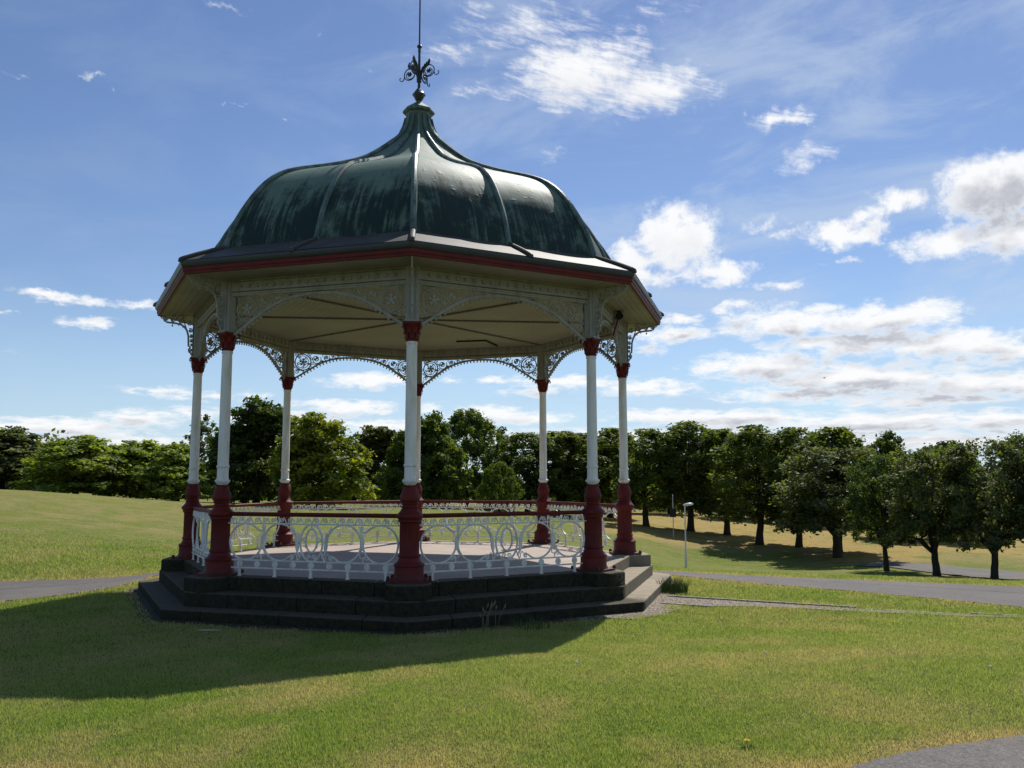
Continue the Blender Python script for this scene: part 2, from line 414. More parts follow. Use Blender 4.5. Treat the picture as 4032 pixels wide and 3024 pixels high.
CLOUDS = [(11.04, 29.36, 4.97, 1.45, 0.55), (14.33, 26.84, 4.9, 1.9, 1.2), (19.02, 25.22, 4.2, 1.5, 1.1), (13.16, 25.06, 1.96, 1.07, 0.8), (8.05, 25.81, 2.64, 0.61, 0.5), (4.74, 27.89, 2.31, 0.7, 0.5), (16.96, 27.55, 2.91, 1.21, 0.8), (7.71, 30.42, 2.0, 0.65, 0.4), (19.93, 29.76, 2.87, 0.78, 0.35), (28.52, 22.52, 2.46, 0.66, 0.85), (29.31, 20.42, 2.0, 0.72, 0.65), (25.69, 22.92, 0.6, 0.22, 0.3), (21.01, 15.79, 2.92, 2.24, 1.0), (23.56, 13.54, 2.69, 0.96, 0.9), (17.69, 14.72, 2.35, 1.52, 0.85), (18.62, 13.47, 2.18, 0.61, 0.8), (21.2, 17.28, 1.55, 0.89, 0.7), (31.8, 15.52, 2.58, 0.96, 1.0), (34.6, 16.88, 1.84, 0.94, 0.85), (40.25, 17.12, 3.48, 1.95, 1.25), (37.84, 14.11, 3.39, 0.92, 0.9), (41.03, 14.34, 2.29, 1.57, 1.0), (26.96, 16.56, 1.61, 0.7, 0.5), (28.1, 15.73, 1.15, 0.41, 0.4), (31.45, 13.83, 1.37, 0.23, 0.35), (27.4, 12.55, 1.59, 0.39, 0.65), (25.0, 11.25, 2.06, 0.45, 0.8), (27.89, 10.13, 4.21, 1.01, 1.05), (33.45, 9.9, 4.87, 1.09, 1.05), (32.04, 8.55, 5.22, 0.7, 1.0), (37.5, 8.04, 4.52, 0.89, 1.0), (40.86, 7.51, 2.71, 0.81, 0.9), (37.09, 9.61, 1.49, 0.45, 0.6), (21.35, 10.6, 1.83, 0.49, 0.8), (20.4, 9.65, 2.89, 0.62, 0.85), (18.84, 8.67, 1.85, 0.43, 0.5), (26.34, 7.35, 4.81, 0.96, 1.0), (31.94, 6.37, 6.44, 0.99, 1.1), (38.36, 5.62, 5.08, 0.83, 1.0), (29.14, 5.45, 5.67, 0.59, 0.9), (35.82, 4.85, 5.32, 0.51, 0.9), (18.79, 6.09, 3.36, 0.56, 0.85), (13.8, 6.57, 4.38, 0.57, 0.85), (10.95, 5.95, 3.16, 0.44, 0.6), (8.1, 6.68, 1.43, 0.31, 0.6), (5.25, 6.67, 1.26, 0.31, 0.5), (20.28, 4.15, 4.49, 0.62, 0.9), (24.77, 3.92, 4.31, 0.79, 1.0), (33.15, 3.43, 6.51, 0.86, 1.0), (39.44, 3.37, 3.21, 0.71, 1.0), (17.19, 2.78, 14.59, 0.68, 0.75), (35.69, 2.23, 9.25, 0.68, 0.85), (8.1, 4.38, 3.47, 0.63, 0.95), (11.26, 4.07, 2.52, 0.5, 0.8), (-0.06, 6.6, 3.26, 0.62, 0.95), (-1.55, 4.77, 3.54, 0.56, 0.95), (-4.84, 3.95, 3.91, 0.61, 0.8), (0.92, 3.56, 4.67, 0.5, 0.8), (4.32, 4.84, 1.89, 0.38, 0.5), (-13.93, 5.57, 2.58, 0.29, 0.6), (-10.92, 5.3, 3.98, 0.35, 0.55), (-7.81, 5.55, 1.75, 0.42, 0.5), (-14.38, 3.74, 2.42, 0.63, 0.95), (-18.91, 3.04, 4.83, 0.66, 0.95), (-10.88, 4.27, 2.54, 0.41, 0.75), (-16.89, 2.26, 9.47, 0.67, 0.8), (-8.33, 4.03, 2.9, 0.42, 0.6), (-18.59, 10.84, 3.34, 0.36, 0.75), (-14.98, 11.03, 2.43, 0.34, 0.55), (-17.64, 9.54, 1.59, 0.47, 0.85), (-21.92, 9.77, 0.7, 0.24, 0.5), (-21.55, 7.43, 0.94, 0.22, 0.2), (-17.88, 23.56, 1.05, 0.26, 0.55), (-19.82, 23.51, 0.56, 0.15, 0.3), (-22.51, 23.06, 0.96, 0.29, 0.3), (11.99, 21.63, 1.3, 0.64, 0.45), (-0.79, 27.24, 0.8, 0.27, 0.35), (-3.52, 27.95, 0.51, 0.16, 0.35), (-8.6, 23.66, 0.54, 0.16, 0.35), (-6.06, 22.99, 0.24, 0.11, 0.6), (-9.89, 29.38, 1.8, 0.25, 0.35)]
COND = [(1.06, 2.47, 4.655), (1.71, 2.22, 4.655), (2.09, 2.96, 4.655)]
FLOOD = (-.35, 3.94)
def _grid():
    azs=np.arange(-60,82,2.0); rs=np.arange(16,202,2.0)
    ca=np.array([t[0] for t in TERR])
    prof=np.array([np.interp(rs,[14]+[p[0] for p in t[1]]+[130,200],[-.57]+[p[1] for p in t[1]]+[t[1][-1][1]-.3,t[1][-1][1]-2.5]) for t in TERR])
    g=np.array([[np.interp(a,ca,prof[:,j]) for j in range(len(rs))] for a in azs])
    for _ in range(2):
        p=np.pad(g,1,mode='edge')
        g=(p[1:-1,:-2]+p[1:-1,2:]+p[:-2,1:-1]+p[2:,1:-1]+2*g)/6
    return azs,rs,g
_AZ,_RS,_G=_grid()
def height(X,Y):
    X=np.asarray(X,float); Y=np.asarray(Y,float)
    t=np.clip((-4.5-Y)/6.5,0,1); base=-.57+t*t*(3-2*t)*(.45+.047*np.clip(X-1.0,-8,0))
    dx=X-CAMX; dy=Y-CAMY; r=np.hypot(dx,dy); az=np.degrees(np.arctan2(dx,dy))
    az=np.clip(az,-60,80); rr=np.clip(r,16,200)
    i=(az+60)/2; j=(rr-16)/2
    i0=np.clip(i.astype(int),0,len(_AZ)-2); j0=np.clip(j.astype(int),0,len(_RS)-2); fi=i-i0; fj=j-j0
    far=(_G[i0,j0]*(1-fi)*(1-fj)+_G[i0+1,j0]*fi*(1-fj)+_G[i0,j0+1]*(1-fi)*fj+_G[i0+1,j0+1]*fi*fj)
    far=far-np.clip(r-200,0,None)*.004
    w=np.clip((r-18.5)/4.5,0,1); w=w*w*(3-2*w); w=np.where(dy<0,0,w)
    return base*(1-w)+far*w

# ------------------------------------------------------------------ bandstand
def octp(r, off=0.0):
    return [(r * math.cos(A0 - k * OCT + off), r * math.sin(A0 - k * OCT + off)) for k in range(8)]
C8 = math.cos(PI / 8)
stand = empty('bandstand', (0, 0, 0))
tag(stand, 'octagonal Victorian bandstand with green copper dome, red and white iron columns and stone steps', 'bandstand')

def rot2(p, a):
    c, s = math.cos(a), math.sin(a); return (p[0] * c - p[1] * s, p[0] * s + p[1] * c)

# --- stone steps: every course is a ring of separate blocks round a solid core
def course(name, r, z0, z1, width, joints):
    m = MB()
    m.prism(octp(r - .03)[::-1], z0, z1 - .012)
    O = octp(r); I = octp(r - width)
    def lerp(a, b, t): return (a[0] + (b[0] - a[0]) * t, a[1] + (b[1] - a[1]) * t)
    for k in range(8):
        k2 = (k + 1) % 8; kp = (k - 1) % 8
        g = .0006
        poly = [lerp(O[kp], O[k], joints[-1] + g), O[k], lerp(O[k], O[k2], joints[0] - g),
                lerp(I[k], I[k2], joints[0] - g), I[k], lerp(I[kp], I[k], joints[-1] + g)]
        m.prism(poly[::-1], z0, z1)
        for a, b in zip(joints[:-1], joints[1:]):
            poly = [lerp(O[k], O[k2], a + g), lerp(O[k], O[k2], b - g), lerp(I[k], I[k2], b - g), lerp(I[k], I[k2], a + g)]
            m.prism(poly[::-1], z0, z1)
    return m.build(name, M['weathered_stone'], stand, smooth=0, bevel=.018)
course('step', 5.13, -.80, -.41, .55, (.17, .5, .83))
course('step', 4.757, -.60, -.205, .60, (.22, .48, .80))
m = MB(); m.prism(octp(4.33)[::-1], -.40, 0)
m.build('floor', M['floor_paving'], stand, smooth=0, bevel=.012)
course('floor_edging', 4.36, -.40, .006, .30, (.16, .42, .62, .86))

# --- plinth blocks + columns
BAY = [A0 - (k + .5) * OCT - PI / 2 for k in range(8)]      # local +y points outwards
COLR = [A0 - k * OCT - PI / 2 for k in range(8)]
m = MB()
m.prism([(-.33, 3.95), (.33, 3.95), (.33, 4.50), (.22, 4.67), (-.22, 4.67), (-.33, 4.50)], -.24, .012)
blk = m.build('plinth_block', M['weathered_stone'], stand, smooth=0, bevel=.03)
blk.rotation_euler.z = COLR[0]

def make_column():
    R = 4.2
    m = MB()                                               # white shaft with its rings
    m.lathe([(.080, 1.36), (.080, 1.41), (.098, 1.43), (.114, 1.452), (.118, 1.466), (.112, 1.48), (.094, 1.492), (.088, 1.51),
             (.086, 1.665), (.096, 1.675), (.101, 1.69), (.096, 1.705), (.086, 1.715), (.085, 2.3), (.082, 3.0), (.079, 3.49),
             (.088, 3.50), (.090, 3.515), (.082, 3.53), (.081, 3.55)], 28, (0, R))
    col = m.build('column', M['white_paint'], stand)
    p = MB()                                               # cast red pedestal
    p.prism([(-.285, R - .20), (-.20, R - .285), (.20, R - .285), (.285, R - .20), (.285, R + .20), (.20, R + .285), (-.20, R + .285), (-.285, R + .20)], .012, .045)
    p.lathe([(.235, .045), (.226, .07), (.216, .10), (.212, .23), (.224, .238), (.226, .255), (.216, .27), (.192, .285), (.170, .305), (.158, .335),
             (.150, .36), (.163, .372), (.165, .39), (.156, .402), (.148, .41)], 36, (0, R))
    p.lathe([(.148, .41), (.146, .43), (.144, .84), (.148, .86)], 56, (0, R), flute=(.425, .845, .925))
    p.lathe([(.148, .86), (.166, .872), (.166, .90), (.172, .915), (.186, .925), (.194, .94), (.194, .965), (.182, .985), (.158, 1.005), (.138, 1.03),
             (.126, 1.055), (.114, 1.065), (.122, 1.075), (.124, 1.09), (.113, 1.10), (.110, 1.112), (.126, 1.13), (.128, 1.142), (.122, 1.15)], 36, (0, R))
    p.lathe([(.122, 1.15), (.140, 1.172), (.146, 1.195), (.146, 1.22), (.138, 1.255), (.124, 1.295), (.108, 1.335), (.097, 1.365), (.092, 1.385)], 48, (0, R),
            flute=(1.16, 1.37, .955))
    for j in range(14):                                    # scalloped rim
        q = 2 * PI * j / 14
        p.lathe([(.004, 1.372), (.018, 1.380), (.020, 1.392), (.012, 1.404), (.003, 1.408)], 8, (.085 * math.cos(q), R + .085 * math.sin(q)))
    for x in (-1, 1):
        for y in (-1, 1):
            cx, cy = x * .245, R + y * .245
            p.lathe([(.034, .040), (.034, .062), (.026, .066), (.026, .082), (.018, .09)], 6, (cx, cy))
    for x, y in ((-1, 0), (1, 0)):
        p.box(x * .30 - .03, x * .30 + .03, R - .07, R + .07, .012, .05)
        p.lathe([(.022, .05), (.022, .085), (.012, .09)], 6, (x * .305, R))
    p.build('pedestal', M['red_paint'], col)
    c = MB()                                               # leafy capital
    c.lathe([(.080, 3.535), (.092, 3.545), (.095, 3.56), (.088, 3.572)], 24, (0, R))
    c.lathe([(.086, 3.57), (.092, 3.61), (.099, 3.65), (.112, 3.69), (.108, 3.70), (.118, 3.73), (.132, 3.765), (.145, 3.79)], 24, (0, R))
    for ring, (z0, z1, rr, h) in enumerate(((3.575, 3.68, .094, .034), (3.66, 3.775, .106, .046))):
        for j in range(8):                                 # acanthus leaves
            q = 2 * PI * (j + .5 * ring) / 8
            ca, sa = math.cos(q), math.sin(q)
            pts = []
            for s in range(6):
                f = s / 5
                out = rr + .012 + h * f ** 2.2; z = z0 + (z1 - z0) * min(1, f * 1.12) - (.012 if s == 5 else 0)
                w = .034 * (1 - .55 * f ** 2)
                pts.append((out, z, w))
            vs = []
            for o_, z, w in pts:
                for sg in (-1, 0, 1):
                    o2 = o_ + (.008 if sg == 0 else 0)
                    vs.append((ca * o2 - sa * w * sg, R + sa * o2 + ca * w * sg, z))
            fs = []
            for s in range(5):
                for sg in range(2):
                    a = s * 3 + sg; fs.append((a, a + 1, a + 4, a + 3))
            c.add(vs, fs)
    for j in range(4):                                     # corner volutes
        q = PI / 4 + j * PI / 2
        ca, sa = math.cos(q), math.sin(q)
        pts = []
        for s in range(16):
            f = s / 15; th = 1.8 * PI * f
            r_ = .030 * (1 - .72 * f)
            pts.append((.168 + r_ * math.cos(PI - th), 3.775 + r_ * math.sin(PI - th)))
        c.tube([(ca * o, R + sa * o, z) for o, z in [(.10, 3.70), (.125, 3.745)] + pts], .011, 6)
    s = .138
    c.prism([(-s, R - s * .82), (-s * .82, R - s), (-.05, R - s * .84), (.05, R - s * .84), (s * .82, R - s), (s, R - s * .82), (s * .84, R - .05), (s * .84, R + .05),
             (s, R + s * .82), (s * .82, R + s), (.05, R + s * .84), (-.05, R + s * .84), (-s * .82, R + s), (-s, R + s * .82), (-s * .84, R + .05), (-s * .84, R - .05)], 3.795, 3.832)
    c.build('capital', M['red_paint'], col)
    q = MB()                                               # boarded post above the capital
    ch = .058; h = .104
    q.prism([(-h, R - ch), (-ch, R - h), (ch, R - h), (h, R - ch), (h, R + ch), (ch, R + h), (-ch, R + h), (-h, R + ch)], 3.832, 4.695)
    for x in (-.066, -.022, .022, .066):
        q.box(x - .017, x + .017, R + h - .004, R + h + .007, 3.86, 4.675)
        q.box(x - .017, x + .017, R - h - .007, R - h + .004, 3.86, 4.675)
    q.box(-h - .006, h + .006, R - h - .006, R + h + .014, 3.833, 3.858)
    q.build('post', M['cream_paint'], col)
    return col
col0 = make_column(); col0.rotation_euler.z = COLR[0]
for k in range(1, 8):
    copy_part(blk, stand, COLR[k])
    copy_part(col0, stand, COLR[k])

# --- railing panel (white scrollwork) with its red handrail
AP = 4.2 * C8                                              # apothem of the column ring
def spiral(cx, cz, r0, r1, a0, turns, n=20, sx=1.0):
    return [(cx + sx * (r0 + (r1 - r0) * i / n) * math.cos(a0 + 2 * PI * turns * i / n),
             cz + (r0 + (r1 - r0) * i / n) * math.sin(a0 + 2 * PI * turns * i / n)) for i in range(n + 1)]
def arc(cx, cz, rx, rz, d0, d1, n=28):
    return [(cx + rx * math.cos(math.radians(d0 + (d1 - d0) * i / n)), cz + rz * math.sin(math.radians(d0 + (d1 - d0) * i / n))) for i in range(n + 1)]

def make_railing():
    m = MB()
    def T(pts, r, n=6, closed=False):
        m.tube([(x, AP, z) for x, z in pts], r, n, closed)
    E_ = 1.475
    T([(-E_, .810), (E_, .810)], .012, 6); T([(-E_, .248), (E_, .248)], .013, 6); T([(-E_, .130), (E_, .130)], .013, 6)
    # running scrolls under the handrail, mirrored about the middle
    N = 20; w = 2 * (E_ - .02) / N
    for i in range(N):
        x = -E_ + .02 + (i + .5) * w
        sg = 1 if x < 0 else -1
        pts = spiral(0, 0, .006, .040, -.5 * PI, 1.35, 16)
        pts = [(x + sg * (a * 1.0 - .012), .872 + b) for a, b in pts]
        ex, ez = pts[-1]
        pts += [(x + sg * .022, .905), (x + sg * .048, .868), (x + sg * .07, .822)]
        T(pts, .0092, 5)
        T([(x - sg * .05, .818), (x - sg * .038, .846), (x - sg * .045, .87)], .007, 4)
    # big open C scrolls, joined by leaves
    for sg in (-1, 1):
        def X(p): return [(sg * a, b) for a, b in p]
        c1, c2, cz, rx, rz = 1.145, .545, .529, .285, .279
        T(X(arc(c1, cz, rx, rz, 128, -178, 36)), .0153)
        T(X([(c1 - rx * .62, cz + rz * .79), (c1 - rx * .83, cz + rz * .63), (c1 - rx * 1.02, cz + rz * .62), (c1 - rx * 1.16, cz + rz * .78), (c1 - rx * 1.08, cz + rz * .93), (c1 - rx * .97, cz + rz * .86)]), [.0153, .014, .012, .010, .008, .006])
        T(X([(c1 - rx, cz), (c1 - rx * 1.03, cz + .08), (c1 - rx * 1.12, cz + .16), (c1 - rx * 1.22, cz + .26)]), [.0153, .013, .010, .007])
        T(X(arc(c2, cz, rx, rz, 20, 178, 20) + [(c2 - rx * 1.0, cz - .06), (c2 - rx * 1.09, cz - .15), (c2 - rx * 1.25, cz - .22)]), .0153)
        T(X(arc(c2, cz, rx, rz, 20, -108, 20) + [(c2 - rx * .55, cz - rz * .78), (c2 - rx * .70, cz - rz * .70), (c2 - rx * .80, cz - rz * .78), (c2 - rx * .76, cz - rz * .92), (c2 - rx * .66, cz - rz * .90)]), [.0153] * 21 + [.014, .012, .010, .008, .006])
        # leaves at the joints
        def leaf(ax, az, bx, bz, wd):
            dx, dz = bx - ax, bz - az; L = math.hypot(dx, dz); nx, nz = -dz / L, dx / L
            out = []
            for f, k in ((0, .25), (.2, .8), (.4, .55), (.55, .95), (.75, .5), (1, 0)):
                out.append((ax + dx * f + nx * wd * k, az + dz * f + nz * wd * k))
            back = []
            for f, k in ((.75, .5), (.55, .95), (.4, .55), (.2, .8), (0, .25)):
                back.append((ax + dx * f - nx * wd * k, az + dz * f - nz * wd * k))
            poly = [(sg * a, b) for a, b in out + back]
            if sg < 0: poly = poly[::-1]
            m.plate(poly, AP - .012, AP + .012)
        mid = (c1 + c2) / 2
        leaf(mid, cz - .10, mid + .015, cz + .11, .034)
        leaf(mid + .01, cz + .09, mid - .07, cz + .12, .018)
        leaf(.235, cz - .13, .262, cz + .15, .036)
        leaf(.28, cz + .10, .335, cz + .245, .022)
        T(X([(mid, cz - .09), (mid - .035, cz - .15), (mid - .03, cz - .20), (mid + .01, cz - .215), (mid + .035, cz - .19)]), .009, 5)
        T(X([(mid + .03, cz - .10), (mid + .06, cz - .17), (mid + .02, cz - .235), (mid + .02, .255)]), .010, 5)
        T(X(spiral(mid + .075, cz - .215, .034, .008, 2.2, -1.1, 14)), .008, 5)
        T(X(spiral(.335, .305, .040, .008, 1.2, 1.2, 14)), .009, 5)
        T(X([(.30, .34), (.27, .37), (.245, .33), (.235, .27)]), .009, 5)
        T(X([(.16, .42), (.19, .33), (.225, .262)]), .010, 5)
        T(X(spiral(mid - .01, cz + .235, .030, .006, -1.2, 1.1, 12)), .008, 5)
        T(X([(.185, .545), (.145, .60), (.095, .605)]), .010, 5)
        T(X(arc(.145, .47, .048, .10, 60, 190, 10)), .009, 5)
    T(arc(0, .529, .188, .279, 0, 350, 44), .0153, 6, True)
    T(arc(0, .565, .094, .172, 0, 350, 36), .0140, 6, True)
    T([(0, .735), (0, .808)], .014, 5)
    for a in (-.05, .05):
        T(spiral(a, .315, .038, .008, PI if a > 0 else 0, 1.2 if a < 0 else -1.2, 14), .009, 5)
    T([(-.09, .40), (0, .385), (.09, .40)], .010, 5)
    # medallions and feet
    for i in range(9):
        x = -1.24 + i * .31
        ring = arc(x, .189, .046, .050, 0, 345, 18)
        m.plate(ring[::-1], AP - .011, AP + .011)
        for q in range(5):
            an = PI / 2 + q * 2 * PI / 5
            px, pz = x + .024 * math.cos(an), .189 + .026 * math.sin(an)
            m.plate(arc(px, pz, .013, .014, 0, 300, 6)[::-1], AP - .017, AP + .017)
        if i % 2 == 0:
            m.box(x - .017, x + .017, AP - .014, AP + .014, .004, .130)
            m.box(x - .026, x + .026, AP - .022, AP + .022, .0065, .022)
    o = m.build('railing', M['white_paint'], stand)
    h = MB()
    pts = [(-1.53, AP, .957), (1.53, AP, .957)]
    h.tube(pts, .027, 14)
    h.box(-1.48, 1.48, AP - .012, AP + .012, .918, .934)
    for s in (-1, 1):
        h.tube([(s * 1.40, AP, .957), (s * 1.44, AP, .957), (s * 1.47, AP, .957), (s * 1.50, AP, .957)], [.028, .034, .046, .056], 14)
    h.build('handrail', M['red_paint'], o)
    return o
rail0 = make_railing(); rail0.rotation_euler.z = BAY[0]
for k in (1, 2, 3, 4, 5, 7):                               # the bay between columns 6 and 7 is the open entrance
    copy_part(rail0, stand, BAY[k])

# --- frieze beam with stars, arched spandrel under it
def star(x, z, r, y0, y1, m):
    poly = []
    for i in range(10):
        rr = r if i % 2 == 0 else r * .45
        poly.append((x + rr * math.sin(PI * i / 5), z + rr * math.cos(PI * i / 5)))
    m.plate(poly, y0, y1)
m = MB()
m.box(-1.545, 1.545, AP - .065, AP + .065, 4.492, 4.640)
m.box(-1.53, 1.53, AP - .025, AP + .025, 4.470, 4.492)
m.box(-1.545, 1.545, AP - .072, AP + .072, 4.655, 4.684)
m.box(-1.52, 1.52, AP - .074, AP + .074, 4.446, 4.470)
m.box(-1.51, 1.51, AP - .060, AP + .060, 4.418, 4.446)
m.box(-1.53, 1.53, AP - .045, AP + .045, 4.640, 4.655)
for i in range(19):
    x = -1.35 + i * .15
    star(x, 4.566, .034, AP + .064, AP + .090, m); star(x, 4.566, .034, AP - .090, AP - .064, m)
fr0 = m.build('frieze', M['cream_paint'], stand, smooth=0)
fr0.rotation_euler.z = BAY[0]

def arch_drop(u):
    u = abs(u)
    return float(np.interp(u, [0, .31, .6, .87, 1.08, 1.33, 1.5], [.062, .078, .136, .246, .385, .555, .66]))
us = np.linspace(-1.5, 1.5, 49)
_dr = np.array([arch_drop(u) for u in us])
_dr = np.convolve(np.pad(_dr, 2, mode='reflect', reflect_type='odd'), [.1, .2, .4, .2, .1], 'valid')
def AZ(u): return 4.45 - float(np.interp(u, us, _dr))

def make_spandrel():
    m = MB()
    # arch bar, rectangular section
    vs = []; n = len(us)
    for u in us:
        du = .01; sl = (AZ(min(u + du, 1.5)) - AZ(max(u - du, -1.5))) / (2 * du); L = math.hypot(1, sl); nx, nz = -sl / L, 1 / L
        for o_, y in ((.020, .026), (-.020, .026), (-.020, -.026), (.020, -.026)):
            vs.append((u + nx * o_, AP + y, AZ(u) + nz * o_))
    fs = [(0, 1, 2, 3), tuple((n - 1) * 4 + j for j in (3, 2, 1, 0))]
    for i in range(n - 1):
        for j in range(4):
            fs.append((i * 4 + j, (i + 1) * 4 + j, (i + 1) * 4 + (j + 1) % 4, i * 4 + (j + 1) % 4))
    m.add(vs, fs)
    # cusped fringe below the arch
    L = [0.0]
    for a, b in zip(us[:-1], us[1:]): L.append(L[-1] + math.hypot(b - a, AZ(b) - AZ(a)))
    NT_ = 37
    for i in range(NT_ + 1):
        u = float(np.interp(L[-1] * (i / NT_ * .975 + .0125), L, us))
        sl = (AZ(min(u + .01, 1.5)) - AZ(max(u - .01, -1.5))) / .02; l = math.hypot(1, sl); tx, tz = 1 / l, sl / l; nx, nz = tz, -tx
        def Q(a, b): return (u + tx * a + nx * b, AZ(u) + tz * a + nz * b)
        m.plate([Q(-.030, .016), Q(-.012, .030), Q(-.009, .044), Q(-.017, .052), Q(-.011, .062), Q(0, .068), Q(.011, .062), Q(.017, .052), Q(.009, .044), Q(.012, .030), Q(.030, .016)], AP - .010, AP + .010)
    def T(pts, r, n_=5, closed=False): m.tube([(x, AP, z) for x, z in pts], r, n_, closed)
    def petal(cx, cz, ang, r0, r1, w):
        ca, sa = math.cos(ang), math.sin(ang)
        pts = []
        for f, k in ((0, .25), (.3, .7), (.55, 1), (.8, .6), (1, 0), (.8, -.6), (.55, -1), (.3, -.7), (0, -.25)):
            r = r0 + (r1 - r0) * f
            pts.append((cx + ca * r - sa * w * k, cz + sa * r + ca * w * k))
        m.plate(pts[::-1], AP - .014, AP + .014)
    for sg in (-1, 1):
        def X(p): return [(sg * a, b) for a, b in p]
        cx, cz, r = 1.265, 4.205, .185                     # big rosette circle
        T(X(arc(cx, cz, r, r, 0, 348, 32)), .014, 6, True)
        T(X(arc(cx + .012, cz + .004, r * .78, r * .78, 40, 330, 24)), .009, 5)
        for q in range(5):
            an = PI / 2 + q * 2 * PI / 5
            petal(sg * cx, cz, an, .026, .098, .026)
            ap_ = an + PI / 5
            T([(sg * cx + q_[0], cz + q_[1]) for q_ in [(math.cos(ap_) * .05, math.sin(ap_) * .05), (math.cos(ap_ + .25) * .10, math.sin(ap_ + .25) * .10), (math.cos(ap_ - .1) * .15, math.sin(ap_ - .1) * .15)]], .0085, 5)
            T(arc(sg * cx + .118 * math.cos(ap_), cz + .118 * math.sin(ap_), .026, .026, 0, 320, 9), .007, 4)
        m.plate(arc(sg * cx, cz, .034, .034, 0, 330, 12)[::-1], AP - .018, AP + .018)
        for q in range(9):
            an = 2.2 + q * .5
            if cz + .215 * math.sin(an) < 4.40 and cx + .215 * math.cos(an) < 1.48 and cz + .215 * math.sin(an) > AZ(cx + .215 * math.cos(an)) + .02:
                T(X(arc(cx + .215 * math.cos(an), cz + .215 * math.sin(an), .024, .024, 0, 300, 8)), .0085, 4)
        T(X(spiral(cx + .135, cz + .165, .055, .012, -2.2, 1.3, 16)), .010, 5)
        T(X([(cx + .2, 4.43), (cx + .17, 4.36), (cx + .08, 4.40), (cx - .02, 4.418)]), .010, 5)
        # second, third and fourth scrolls shrinking towards the crown
        for (sx_, sz_, sr, turns) in ((.955, 4.295, .118, 1.55), (.715, 4.345, .078, 1.5), (.545, 4.378, .046, 1.3), (.43, 4.394, .030, 1.1)):
            T(X(spiral(sx_, sz_, sr, sr * .22, 2.6, turns, 26)), .011 if sr > .06 else .008, 5)
            petal(sg * sx_, sz_, 1.0, .0, sr * .62, sr * .3); petal(sg * sx_, sz_, 3.3, .0, sr * .55, sr * .28)
            T(X([(sx_ + sr * 1.0, sz_ + .01), (sx_ + sr * 1.25, sz_ + sr * .5), (sx_ + sr * .95, 4.425)]), .009, 5)
            T(X([(sx_ - sr * .2, sz_ - sr), (sx_ + sr * .9, sz_ - sr * 1.05), (sx_ + sr * 1.5, AZ(sx_ + sr * 1.5) + .02)]), .009, 5)
            petal(sg * (sx_ + sr * 1.05), sz_ - sr * .85, -.6 if sg > 0 else PI + .6, 0, .07, .02)
        # small scrolls down the post
        T(X(spiral(1.415, 3.985, .062, .014, 1.9, 1.4, 18)), .010, 5)
        petal(sg * 1.415, 3.99, 1.2, 0, .05, .018)
        T(X([(1.49, 3.85), (1.455, 3.90), (1.475, 3.95)]), .010, 5); T(X([(1.37, 4.03), (1.30, 4.005), (1.25, 3.99)]), .009, 5)
        T(X([(1.485, 4.10), (1.44, 4.06), (1.40, 4.05)]), .009, 5)
        # little bars to the crown
        for u in np.linspace(.02, .36, 6):
            T(X([(u, AZ(u)), (u + .018, 4.425)]), .007, 4)
    return m.build('spandrel', M['cream_paint'], stand)
sp0 = make_spandrel(); sp0.rotation_euler.z = BAY[0]

# --- eave bracket: stands out from every post, in the radial plane
m = MB()
def TB(pts, r, n=5, closed=False): m.tube([(0, y, z) for y, z in pts], r, n, closed)
bar = [(4.335, 3.885), (4.350, 3.93), (4.385, 3.955), (4.395, 4.0), (4.365, 4.045), (4.40, 4.07), (4.405, 4.16), (4.412, 4.27), (4.44, 4.37), (4.49, 4.445), (4.56, 4.492), (4.66, 4.515), (4.78, 4.528), (4.83, 4.535)]
TB(bar, .019, 6)
TB([(4.83, 4.535), (4.875, 4.56), (4.895, 4.61), (4.87, 4.645), (4.83, 4.635)], .014, 5)
TB([(4.895, 4.60), (4.93, 4.62), (4.95, 4.66)], .013, 5)
TB([(4.312, 3.87), (4.312, 4.676)], .012, 5); TB([(4.31, 4.672), (4.95, 4.672)], .010, 5)
for cy, cz, r in ((4.845, 4.60, .046), (4.70, 4.60, .062), (4.545, 4.58, .085), (4.405, 4.52, .055), (4.375, 4.375, .046), (4.36, 4.26, .038), (4.355, 4.17, .034), (4.35, 4.09, .026), (4.352, 3.985, .026)):
    TB(spiral(cy, cz, r, r * .22, 1.0, 1.5, 20), .010, 5)
    m.plate([(-.014, cz - r * .4), (.014, cz - r * .4), (.014, cz + r * .4), (-.014, cz + r * .4)], cy - r * .38, cy + r * .38)
TB([(4.44, 4.37), (4.52, 4.60), (4.53, 4.67)], .012, 5); TB([(4.56, 4.49), (4.63, 4.60), (4.61, 4.67)], .011, 5)
TB([(4.66, 4.515), (4.74, 4.56), (4.79, 4.66)], .010, 5)
for y, z in ((4.72, 4.517), (4.43, 4.33), (4.60, 4.50), (4.52, 4.46)):
    m.lathe([(.006, z - .01), (.006, z - .035), (.020, z - .045), (.010, z - .06), (.004, z - .075)] if y == 4.72 else [(.004, z), (.012, z - .025), (.003, z - .04)], 6, (0, y))
eb0 = m.build('eave_bracket', M['cream_paint'], stand)
eb0.rotation_euler.z = COLR[0]
for k in range(1, 8):
    copy_part(fr0, stand, BAY[k]); copy_part(sp0, stand, BAY[k]); copy_part(eb0, stand, COLR[k])

